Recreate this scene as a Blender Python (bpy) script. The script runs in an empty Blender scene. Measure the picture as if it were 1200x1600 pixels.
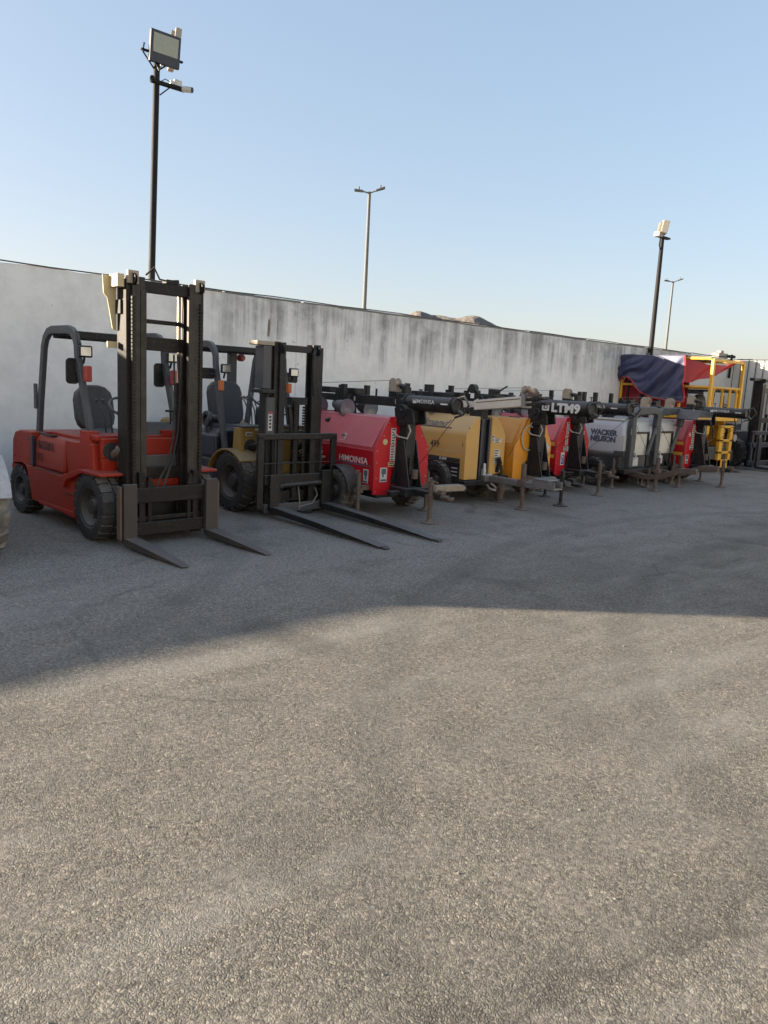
import bpy, bmesh, math, random
from mathutils import Vector, Matrix
random.seed(7)
C = bpy.context.scene.collection
rad = math.radians
SC = bpy.context.scene

# ------------------------------------------------------------------ materials
MATS = {}
def nd(nt, typ, **kw):
    n = nt.nodes.new(typ)
    for k, v in kw.items():
        if k.startswith('i_'):
            key = k[2:]
            key = int(key) if key.isdigit() else key.replace('_', ' ')
            n.inputs[key].default_value = v
        else:
            setattr(n, k, v)
    return n
def ramp(nt, pts, interp='LINEAR'):
    r = nt.nodes.new('ShaderNodeValToRGB'); r.color_ramp.interpolation = interp
    e = r.color_ramp.elements
    e[0].position, e[0].color = pts[0][0], pts[0][1]
    e[1].position, e[1].color = pts[-1][0], pts[-1][1]
    for p, c in pts[1:-1]:
        x = e.new(p); x.color = c
    return r
def g(v, a=1): return (v, v, v, a)
def mixc(nt, fac, a, b, mode='MIX'):
    m = nt.nodes.new('ShaderNodeMix'); m.data_type = 'RGBA'; m.blend_type = mode
    for idx, v in ((0, fac), (6, a), (7, b)):
        if hasattr(v, 'is_linked') or hasattr(v, 'links'): nt.links.new(v, m.inputs[idx])
        else: m.inputs[idx].default_value = v
    return m.outputs[2]
def math_(nt, op, a, b=None, c=None):
    m = nt.nodes.new('ShaderNodeMath'); m.operation = op
    for i, v in enumerate((a, b, c)):
        if v is None: continue
        if hasattr(v, 'links'): nt.links.new(v, m.inputs[i])
        else: m.inputs[i].default_value = v
    return m.outputs[0]
def paint(name, col, rough=.45, metal=0., wear=(.25, .2, .16), wear_amt=.35, scale=6., bump=.0, spec=.5, chips=0., dust_sheen=.30, scol=(.36, .335, .30)):
    """a painted or bare surface with blotchy dust, fine scratches and roughness variation"""
    if name in MATS: return MATS[name]
    m = bpy.data.materials.new(name); m.use_nodes = True; nt = m.node_tree; L = nt.links.new
    b = nt.nodes['Principled BSDF']
    tc = nd(nt, 'ShaderNodeTexCoord')
    oi = nd(nt, 'ShaderNodeObjectInfo')
    off = nd(nt, 'ShaderNodeVectorMath', operation='MULTIPLY_ADD')
    L(tc.outputs['Object'], off.inputs[0]); off.inputs[1].default_value = (1, 1, 1); L(oi.outputs['Location'], off.inputs[2])
    n1 = nd(nt, 'ShaderNodeTexNoise', i_Scale=scale, i_Detail=6., i_Roughness=.65); L(off.outputs[0], n1.inputs['Vector'])
    st = nd(nt, 'ShaderNodeMapping'); st.inputs['Scale'].default_value = (9, 9, .8); L(off.outputs[0], st.inputs[0])
    n2 = nd(nt, 'ShaderNodeTexNoise', i_Scale=scale * .5, i_Detail=4.); L(st.outputs[0], n2.inputs['Vector'])
    r1 = ramp(nt, [(.38, g(0)), (.75, g(1))]); L(n1.outputs[0], r1.inputs[0])
    r2 = ramp(nt, [(.45, g(0)), (.8, g(1))]); L(n2.outputs[0], r2.inputs[0])
    f = math_(nt, 'MULTIPLY', math_(nt, 'MAXIMUM', r1.outputs[0], math_(nt, 'MULTIPLY', r2.outputs[0], .7)), wear_amt)
    c4 = (*col, 1)
    n3 = nd(nt, 'ShaderNodeTexNoise', i_Scale=1.7, i_Detail=3.); L(off.outputs[0], n3.inputs['Vector'])
    base = mixc(nt, n3.outputs[0], tuple(x * .82 for x in col) + (1,), tuple(min(1, x * 1.15) for x in col) + (1,))
    out = mixc(nt, f, base, (*wear, 1))
    if chips:
        n4 = nd(nt, 'ShaderNodeTexNoise', i_Scale=38., i_Detail=3.); L(off.outputs[0], n4.inputs['Vector'])
        r4 = ramp(nt, [(.62, g(0)), (.66, g(1))]); L(n4.outputs[0], r4.inputs[0])
        out = mixc(nt, math_(nt, 'MULTIPLY', r4.outputs[0], chips), out, (.16, .12, .09, 1))
    if dust_sheen:       # settled dust and chalking, plus painted-in sky reflection, on faces that look upwards
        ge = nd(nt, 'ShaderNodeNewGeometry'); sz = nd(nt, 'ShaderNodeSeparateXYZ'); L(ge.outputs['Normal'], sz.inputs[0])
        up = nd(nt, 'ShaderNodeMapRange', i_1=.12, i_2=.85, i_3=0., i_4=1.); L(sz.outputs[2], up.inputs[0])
        out = mixc(nt, math_(nt, 'MULTIPLY', math_(nt, 'MULTIPLY', up.outputs[0], dust_sheen), math_(nt, 'ADD', .55, n1.outputs[0])), out, (*scol, 1))
    L(out, b.inputs['Base Color'])
    rr = nd(nt, 'ShaderNodeMapRange'); L(n1.outputs[0], rr.inputs[0])
    rr.inputs[3].default_value = max(.05, rough - .12); rr.inputs[4].default_value = min(1, rough + .2)
    L(rr.outputs[0], b.inputs['Roughness'])
    b.inputs['Metallic'].default_value = metal
    b.inputs['Specular IOR Level'].default_value = spec
    if bump:
        bp = nd(nt, 'ShaderNodeBump', i_Strength=bump, i_Distance=.01)
        n5 = nd(nt, 'ShaderNodeTexNoise', i_Scale=scale * 6, i_Detail=4.); L(off.outputs[0], n5.inputs['Vector'])
        L(n5.outputs[0], bp.inputs['Height']); L(bp.outputs[0], b.inputs['Normal'])
    MATS[name] = m
    return m
DUST = (.30, .26, .21)
M_red_fl   = paint('faded red paint', (.32, .019, .006), .45, wear=(.22, .05, .03), wear_amt=.3, scale=3, spec=.28, dust_sheen=.55, scol=(.42, .13, .10), chips=.12)
M_red      = paint('crimson paint', (.44, .005, .013), .4, wear=(.45, .05, .06), wear_amt=.22, scale=2.5, spec=.3, dust_sheen=.95, scol=(.72, .28, .30))
M_tan      = paint('tan yellow paint', (.58, .32, .075), .5, wear=(.46, .35, .19), wear_amt=.4, scale=3, dust_sheen=.35, scol=(.62, .50, .32))
M_orange   = paint('orange paint', (.70, .265, .012), .42, wear=(.5, .3, .12), wear_amt=.3, scale=3, dust_sheen=.45, scol=(.72, .45, .20))
M_white    = paint('off white enamel', (.50, .53, .57), .4, wear=(.4, .36, .3), wear_amt=.3, scale=3)
M_cream    = paint('cream mast enamel', (.62, .58, .50), .5, wear=(.35, .28, .2), wear_amt=.4, scale=5)
M_ochre    = paint('ochre paint', (.27, .165, .026), .5, wear=(.2, .14, .06), wear_amt=.5, scale=4)
M_navy     = paint('navy black plastic', (.012, .016, .03), .35, wear=(.09, .09, .1), wear_amt=.25, scale=4)
M_black    = paint('black steel', (.0085, .0092, .0105), .48, spec=.32, dust_sheen=.22, wear=(.075, .07, .063), wear_amt=.32, scale=5, chips=.25)
M_mast     = paint('greasy mast steel', (.0085, .0073, .0065), .5, .1, spec=.28, dust_sheen=.12, wear=(.034, .026, .021), wear_amt=.5, scale=7, chips=.2)
M_steelgry = paint('slate grey guard paint', (.042, .048, .053), .5, wear=(.16, .15, .14), wear_amt=.3, scale=4)
M_dkgrey   = paint('dark grey coating', (.045, .05, .058), .5, wear=(.15, .13, .11), wear_amt=.35, scale=4)
M_galv     = paint('weathered galvanised steel', (.24, .24, .235), .5, .55, wear=(.16, .13, .1), wear_amt=.5, scale=8)
M_rust     = paint('rusty brown steel', (.105, .075, .058), .75, .1, wear=(.17, .12, .085), wear_amt=.6, scale=9, bump=.3)
M_fork     = paint('worn fork steel', (.052, .043, .038), .6, .25, wear=(.10, .075, .06), wear_amt=.5, scale=6)
M_forkgrey = paint('grey fork steel', (.085, .09, .09), .5, .3, wear=(.15, .13, .11), wear_amt=.4, scale=6)
M_rubber   = paint('black rubber', (.018, .018, .018), .75, wear=(.085, .077, .068), wear_amt=.45, scale=8, bump=.15)
M_rubdust  = paint('dusty rubber', (.045, .042, .038), .85, wear=(.16, .14, .115), wear_amt=.8, scale=6, bump=.2)
M_rim      = paint('dark wheel rim', (.045, .042, .04), .6, .2, wear=(.1, .085, .07), wear_amt=.5, scale=8)
M_seat     = paint('seat vinyl', (.016, .019, .023), .42, wear=(.07, .07, .065), wear_amt=.3, scale=4)
M_rail     = paint('rubbed rail steel', (.018, .016, .014), .45, .25, wear=(.10, .08, .065), wear_amt=.6, scale=7, spec=.35)
M_lens     = paint('lamp glass', (.30, .32, .34), .15, .7, wear=(.4, .4, .4), wear_amt=.2)
M_chrome   = paint('chrome rod', (.55, .5, .42), .3, .8, wear=(.2, .15, .1), wear_amt=.4)
M_redlens  = paint('red lens', (.33, .03, .025), .3, wear=(.4, .15, .12), wear_amt=.2)
M_orlens   = paint('orange lens', (.62, .13, .02), .3, wear=(.5, .25, .1), wear_amt=.2)
M_aged     = paint('aged cream casting', (.36, .30, .23), .6, .1, wear=(.2, .14, .1), wear_amt=.6, scale=12)
M_yplate   = paint('yellowed plate', (.52, .43, .24), .55, wear=(.4, .3, .15), wear_amt=.3, scale=5)
M_wood     = paint('dry timber', (.30, .24, .18), .85, wear=(.18, .13, .09), wear_amt=.6, scale=10, bump=.3)
M_stick    = paint('white sticker', (.55, .54, .51), .5, wear=(.35, .32, .28), wear_amt=.3, scale=20)
M_ink      = paint('dark ink', (.02, .02, .022), .55, wear_amt=.1)
M_inkred   = paint('maroon ink', (.07, .012, .012), .55, wear_amt=.1)
M_wink     = paint('white lettering', (.68, .67, .64), .5, wear=(.3, .28, .25), wear_amt=.35, scale=20)
M_gink     = paint('grey blue lettering', (.075, .095, .13), .5, wear_amt=.15)
M_blue     = paint('blue print', (.03, .06, .30), .5, wear_amt=.15)
M_yel      = paint('yellow stripe', (.66, .36, .03), .5, wear_amt=.2)
M_liftyel  = paint('lift yellow paint', (.74, .37, .012), .45, wear=(.4, .25, .08), wear_amt=.3, scale=4)
M_liftdark = paint('lift undercarriage', (.03, .028, .024), .65, wear=(.12, .1, .07), wear_amt=.5, scale=6)
M_tarpblue = paint('blue tarpaulin', (.030, .036, .092), .5, wear=(.12, .12, .16), wear_amt=.4, scale=5, dust_sheen=.2)
M_tarpred  = paint('red tarpaulin', (.36, .012, .022), .55, wear=(.3, .08, .08), wear_amt=.25, scale=3)
M_pole     = paint('black pole paint', (.010, .010, .011), .6, wear=(.04, .032, .026), wear_amt=.35, scale=3, spec=.2, dust_sheen=0)
M_lampgrey = paint('street lamp grey', (.13, .135, .135), .6, .1, wear_amt=.2, spec=.25)
M_flood    = paint('floodlight glass', (.34, .35, .28), .25, wear=(.3, .3, .22), wear_amt=.3, spec=.3)
M_beige    = paint('beige lamp casing', (.36, .32, .26), .55, wear=(.3, .24, .16), wear_amt=.4)
M_dusty    = paint('white dust coated metal', (.46, .48, .52), .8, wear=(.2, .19, .18), wear_amt=.7, scale=14, bump=.3)
M_cable    = paint('black cable', (.02, .02, .02), .6, wear_amt=.2)
M_pcable   = paint('pale cable', (.42, .41, .36), .6, wear_amt=.3)
M_cctv     = paint('white camera casing', (.62, .6, .55), .45, wear_amt=.3)

def wall_mat(name, clean, stain_from, cream=False):
    m = bpy.data.materials.new(name); m.use_nodes = True; nt = m.node_tree; L = nt.links.new
    b = nt.nodes['Principled BSDF']
    tc = nd(nt, 'ShaderNodeTexCoord'); sep = nd(nt, 'ShaderNodeSeparateXYZ'); L(tc.outputs['Object'], sep.inputs[0])
    x, z = sep.outputs[0], sep.outputs[2]
    def noise(sc, detail=5., scale=(1, 1, 1), rough=.6):
        mp = nd(nt, 'ShaderNodeMapping'); mp.inputs['Scale'].default_value = scale; L(tc.outputs['Object'], mp.inputs[0])
        n = nd(nt, 'ShaderNodeTexNoise', i_Scale=sc, i_Detail=detail, i_Roughness=rough); L(mp.outputs[0], n.inputs['Vector']); return n.outputs[0]
    big = noise(.55, 4); fine = noise(9, 6); blot = noise(2.4, 6, rough=.7)
    streak = noise(1.0, 5, (4.2, 1, .16), .7); streak2 = noise(1.0, 4, (11, 1, .3), .65)
    base = mixc(nt, big, tuple(c * .93 for c in clean) + (1,), tuple(min(1, c * 1.06) for c in clean) + (1,))
    bl0 = ramp(nt, [(.42, g(0)), (.68, g(1))]); L(blot, bl0.inputs[0])
    base = mixc(nt, math_(nt, 'MULTIPLY', bl0.outputs[0], .5), base, tuple(c * .70 for c in clean) + (1,))
    base = mixc(nt, math_(nt, 'MULTIPLY', fine, .18), base, tuple(c * .6 for c in clean) + (1,))
    # weathering that starts at the coping and runs down in streaks
    top = nd(nt, 'ShaderNodeMapRange', i_1=1.55, i_2=2.98, i_3=0., i_4=1.); L(z, top.inputs[0])
    along = nd(nt, 'ShaderNodeMapRange', i_1=stain_from, i_2=stain_from + 1.4, i_3=.06, i_4=1.); L(x, along.inputs[0])
    s1 = ramp(nt, [(.36, g(0)), (.58, g(1))]); L(streak, s1.inputs[0])
    reach = math_(nt, 'SUBTRACT', math_(nt, 'ADD', top.outputs[0], math_(nt, 'MULTIPLY', math_(nt, 'SUBTRACT', streak, .5), 1.6)), .34)
    r3 = ramp(nt, [(0., g(0)), (.5, g(1))]); L(reach, r3.inputs[0])
    sf = math_(nt, 'MULTIPLY', math_(nt, 'MULTIPLY', r3.outputs[0], along.outputs[0]), math_(nt, 'ADD', math_(nt, 'MULTIPLY', s1.outputs[0], .55), .35))
    bl = ramp(nt, [(.3, g(.35)), (.62, g(1))]); L(blot, bl.inputs[0])
    sf = math_(nt, 'MULTIPLY', math_(nt, 'MULTIPLY', sf, bl.outputs[0]), .9)
    col = mixc(nt, sf, base, (.17, .16, .155, 1))
    # chalky white runs
    w2 = ramp(nt, [(.60, g(0)), (.72, g(1))]); L(streak2, w2.inputs[0])
    col = mixc(nt, math_(nt, 'MULTIPLY', math_(nt, 'MULTIPLY', w2.outputs[0], along.outputs[0]), .40), col, (.66, .65, .63, 1))
    # chips and scuffs, sparse
    sp = noise(5.5, 4, rough=.8); sr = ramp(nt, [(.645, g(0)), (.70, g(1))]); L(sp, sr.inputs[0])
    col = mixc(nt, math_(nt, 'MULTIPLY', sr.outputs[0], .55), col, (.14, .13, .12, 1))
    jx = math_(nt, 'ABSOLUTE', math_(nt, 'SUBTRACT', math_(nt, 'FRACT', math_(nt, 'DIVIDE', math_(nt, 'ADD', x, math_(nt, 'MULTIPLY', blot, .03)), 3.05)), .5))
    jr = ramp(nt, [(0., g(1)), (.0035, g(.5)), (.007, g(0))]); L(jx, jr.inputs[0])
    col = mixc(nt, math_(nt, 'MULTIPLY', math_(nt, 'MULTIPLY', jr.outputs[0], big), .55), col, (.2, .19, .18, 1))
    # grime at the foot
    ft = nd(nt, 'ShaderNodeMapRange', i_1=0., i_2=.55, i_3=.6, i_4=0.); L(math_(nt, 'ADD', z, math_(nt, 'MULTIPLY', math_(nt, 'SUBTRACT', blot, .5), .5)), ft.inputs[0])
    col = mixc(nt, ft.outputs[0], col, (.24, .21, .18, 1))
    L(col, b.inputs['Base Color']); b.inputs['Roughness'].default_value = .85
    bp = nd(nt, 'ShaderNodeBump', i_Strength=.35, i_Distance=.02); L(math_(nt, 'ADD', math_(nt, 'MULTIPLY', fine, .4), blot), bp.inputs['Height'])
    L(bp.outputs[0], b.inputs['Normal'])
    return m

SEAM = (.20, .98, -1.383)
def asphalt_mat():
    m = bpy.data.materials.new('worn asphalt'); m.use_nodes = True; nt = m.node_tree; L = nt.links.new
    b = nt.nodes['Principled BSDF']; tc = nd(nt, 'ShaderNodeTexCoord'); P = tc.outputs['Object']
    sep = nd(nt, 'ShaderNodeSeparateXYZ'); L(P, sep.inputs[0])
    def noise(sc, detail=5., rough=.6, scale=None):
        src = P
        if scale:
            mp = nd(nt, 'ShaderNodeMapping'); mp.inputs['Scale'].default_value = scale; L(P, mp.inputs[0]); src = mp.outputs[0]
        n = nd(nt, 'ShaderNodeTexNoise', i_Scale=sc, i_Detail=detail, i_Roughness=rough); L(src, n.inputs['Vector']); return n.outputs[0]
    big = noise(.35, 4, .55); mid = noise(1.6, 5, .65); fine = noise(24, 6, .7); grit = noise(130, 3, .7)
    swirl = noise(.9, 5, .7, (.35, 1.6, 1))
    # near strip: coarse chip surfacing full of beige dust; the parking strip by the machines: finer, its colour lifted to brighten the shade
    zone = nd(nt, 'ShaderNodeMapRange', i_1=3.6, i_2=5.6, i_3=0., i_4=1.)
    L(math_(nt, 'ADD', sep.outputs[1], math_(nt, 'MULTIPLY', math_(nt, 'SUBTRACT', mid, .5), 1.6)), zone.inputs[0]); zn = zone.outputs[0]
    near = mixc(nt, fine, (.135, .121, .102, 1), (.305, .278, .235, 1))
    far = mixc(nt, fine, (.188, .170, .147, 1), (.345, .316, .278, 1))
    col = mixc(nt, zn, near, far)
    wob = nd(nt, 'ShaderNodeTexNoise', i_Scale=38., i_Detail=3.); L(P, wob.inputs['Vector'])
    wv = nd(nt, 'ShaderNodeVectorMath', operation='MULTIPLY_ADD'); L(wob.outputs['Color'], wv.inputs[0]); wv.inputs[1].default_value = (.026, .026, 0); L(P, wv.inputs[2])
    v = nd(nt, 'ShaderNodeTexVoronoi', i_Scale=88.); L(wv.outputs[0], v.inputs['Vector'])
    ve = nd(nt, 'ShaderNodeTexVoronoi', i_Scale=88., feature='DISTANCE_TO_EDGE'); L(wv.outputs[0], ve.inputs['Vector'])
    v2 = nd(nt, 'ShaderNodeTexVoronoi', i_Scale=190.); L(P, v2.inputs['Vector'])
    # how open the surface is: closed and dusty in places, plucked and gappy in others
    opn = nd(nt, 'ShaderNodeMapRange', i_1=.38, i_2=.66, i_3=0., i_4=1.); L(noise(2.6, 6, .75), opn.inputs[0]); op = opn.outputs[0]
    gap = ramp(nt, [(.0, g(.30)), (.10, g(.8)), (.2, g(1.))]); L(ve.outputs['Distance'], gap.inputs[0])
    col = mixc(nt, math_(nt, 'MULTIPLY', math_(nt, 'ADD', .25, math_(nt, 'MULTIPLY', op, .65)), math_(nt, 'SUBTRACT', 1., math_(nt, 'MULTIPLY', zn, .65))), col, gap.outputs[0], 'MULTIPLY')
    pit = ramp(nt, [(.30, g(1)), (.37, g(0))]); L(noise(33, 3, .6), pit.inputs[0])
    col = mixc(nt, math_(nt, 'MULTIPLY', math_(nt, 'MULTIPLY', pit.outputs[0], op), .7), col, (.04, .038, .034, 1))
    # tint each chip a little
    sc2 = nd(nt, 'ShaderNodeSeparateColor'); L(v.outputs['Color'], sc2.inputs[0])
    tr = ramp(nt, [(0., (.52, .52, .53, 1)), (.55, (1., .99, .97, 1)), (.9, (1.2, 1.18, 1.12, 1)), (1., (1.7, 1.66, 1.55, 1))]); L(sc2.outputs[1], tr.inputs[0])
    col = mixc(nt, .75, col, tr.outputs[0], 'MULTIPLY')
    g2 = ramp(nt, [(.3, g(.6)), (.5, g(1.)), (.72, g(1.35))]); L(noise(48, 5, .8), g2.inputs[0])
    col = mixc(nt, .8, col, g2.outputs[0], 'MULTIPLY')
    # darker oily patches and pale dust drifts
    d1 = ramp(nt, [(.30, g(1)), (.48, g(0))]); L(mid, d1.inputs[0])
    col = mixc(nt, math_(nt, 'MULTIPLY', d1.outputs[0], .38), col, (.085, .08, .072, 1))
    d2 = ramp(nt, [(.50, g(0)), (.70, g(1))]); L(swirl, d2.inputs[0])
    col = mixc(nt, math_(nt, 'MULTIPLY', d2.outputs[0], .42), col, (.32, .305, .275, 1))
    d3 = ramp(nt, [(.55, g(0)), (.7, g(1))]); L(big, d3.inputs[0])
    col = mixc(nt, math_(nt, 'MULTIPLY', d3.outputs[0], .28), col, (.11, .10, .088, 1))
    # an old patch seam across the right foreground: closed dark binder on one side
    sd_ = math_(nt, 'ADD', math_(nt, 'ADD', math_(nt, 'MULTIPLY', sep.outputs[0], SEAM[0]), math_(nt, 'MULTIPLY', sep.outputs[1], SEAM[1])), math_(nt, 'ADD', math_(nt, 'MULTIPLY', math_(nt, 'SUBTRACT', noise(3., 6, .7), .5), .5), SEAM[2]))
    sr_ = ramp(nt, [(.0, g(0)), (.485, g(0)), (.495, g(.9)), (.52, g(.55)), (.60, g(.2)), (.72, g(0))]); L(math_(nt, 'ADD', math_(nt, 'MULTIPLY', sd_, .55), .5), sr_.inputs[0])
    col = mixc(nt, math_(nt, 'MULTIPLY', sr_.outputs[0], .5), col, (.06, .055, .048, 1))
    # tyre-polished and oily shapes
    o1 = ramp(nt, [(.60, g(0)), (.68, g(1))]); L(noise(.8, 3, .5, (1, .45, 1)), o1.inputs[0])
    col = mixc(nt, math_(nt, 'MULTIPLY', o1.outputs[0], .33), col, (.07, .066, .06, 1))
    # hairline cracks, broken up so that only stretches show
    cw_ = nd(nt, 'ShaderNodeVectorMath', operation='MULTIPLY_ADD'); cn_ = nd(nt, 'ShaderNodeTexNoise', i_Scale=2.2, i_Detail=6., i_Roughness=.7); L(P, cn_.inputs['Vector'])
    L(cn_.outputs['Color'], cw_.inputs[0]); cw_.inputs[1].default_value = (.5, .5, 0); L(P, cw_.inputs[2])
    cv_ = nd(nt, 'ShaderNodeTexVoronoi', i_Scale=.42, feature='DISTANCE_TO_EDGE'); L(cw_.outputs[0], cv_.inputs['Vector'])
    cr_ = ramp(nt, [(0., g(1)), (.006, g(.6)), (.012, g(0))]); L(cv_.outputs['Distance'], cr_.inputs[0])
    cm_ = ramp(nt, [(.50, g(0)), (.60, g(1))]); L(noise(.7, 3, .6), cm_.inputs[0])
    col = mixc(nt, math_(nt, 'MULTIPLY', math_(nt, 'MULTIPLY', cr_.outputs[0], cm_.outputs[0]), .4), col, (.04, .038, .034, 1))
    # faint curved tyre tracks
    for (cx_, cy_, rr_) in ((9., -3.5, 7.6), (9.1, -3.4, 9.1), (-3., 12., 8.9)):
        dv_ = nd(nt, 'ShaderNodeVectorMath', operation='DISTANCE'); L(P, dv_.inputs[0]); dv_.inputs[1].default_value = (cx_, cy_, 0)
        tr_ = ramp(nt, [(0., g(1)), (.10, g(.9)), (.16, g(0))]); L(math_(nt, 'ABSOLUTE', math_(nt, 'SUBTRACT', math_(nt, 'ADD', dv_.outputs['Value'], math_(nt, 'MULTIPLY', mid, .12)), rr_)), tr_.inputs[0])
        col = mixc(nt, math_(nt, 'MULTIPLY', math_(nt, 'MULTIPLY', tr_.outputs[0], mid), .38), col, (.075, .07, .064, 1))
    # pale specks
    sp = ramp(nt, [(.66, g(0)), (.70, g(1))]); L(noise(55, 2, .5), sp.inputs[0])
    col = mixc(nt, math_(nt, 'MULTIPLY', sp.outputs[0], .35), col, (.45, .43, .39, 1))
    L(col, b.inputs['Base Color']); b.inputs['Roughness'].default_value = .88; b.inputs['Specular IOR Level'].default_value = .25
    # relief: rounded chips, broken patches, soft undulation
    edge = nd(nt, 'ShaderNodeMapRange', i_1=0., i_2=.22, i_3=0., i_4=1.); L(ve.outputs['Distance'], edge.inputs[0])
    sepc = nd(nt, 'ShaderNodeSeparateColor'); L(v.outputs['Color'], sepc.inputs[0])
    hgt = math_(nt, 'MULTIPLY', edge.outputs[0], math_(nt, 'ADD', .45, math_(nt, 'MULTIPLY', sepc.outputs[0], .75)))
    hgt = math_(nt, 'MULTIPLY', hgt, math_(nt, 'ADD', .18, math_(nt, 'MULTIPLY', op, 1.0)))
    hgt = math_(nt, 'SUBTRACT', hgt, math_(nt, 'MULTIPLY', math_(nt, 'MULTIPLY', pit.outputs[0], op), 1.2))
    hgt = math_(nt, 'ADD', hgt, math_(nt, 'MULTIPLY', math_(nt, 'SUBTRACT', 1., v2.outputs['Distance']), .35))
    hgt = math_(nt, 'ADD', hgt, math_(nt, 'MULTIPLY', noise(70, 5, .75), .9))
    amp = math_(nt, 'MULTIPLY', hgt, math_(nt, 'SUBTRACT', 1., math_(nt, 'MULTIPLY', zn, .6)))
    amp = math_(nt, 'ADD', amp, math_(nt, 'MULTIPLY', noise(7., 4, .6), 1.6))
    bp = nd(nt, 'ShaderNodeBump', i_Strength=.66, i_Distance=.0055); L(amp, bp.inputs['Height'])
    L(bp.outputs[0], b.inputs['Normal'])
    return m

def hill_mat():
    m = bpy.data.materials.new('dry rocky hillside'); m.use_nodes = True; nt = m.node_tree; L = nt.links.new
    b = nt.nodes['Principled BSDF']; tc = nd(nt, 'ShaderNodeTexCoord')
    n = nd(nt, 'ShaderNodeTexNoise', i_Scale=.22, i_Detail=8., i_Roughness=.7); L(tc.outputs['Object'], n.inputs['Vector'])
    r = ramp(nt, [(.35, (.12, .11, .10, 1)), (.5, (.22, .185, .15, 1)), (.68, (.38, .29, .21, 1))]); L(n.outputs[0], r.inputs[0])
    L(r.outputs[0], b.inputs['Base Color']); b.inputs['Roughness'].default_value = .95
    bp = nd(nt, 'ShaderNodeBump', i_Strength=1., i_Distance=4.); L(n.outputs[0], bp.inputs['Height']); L(bp.outputs[0], b.inputs['Normal'])
    return m

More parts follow.
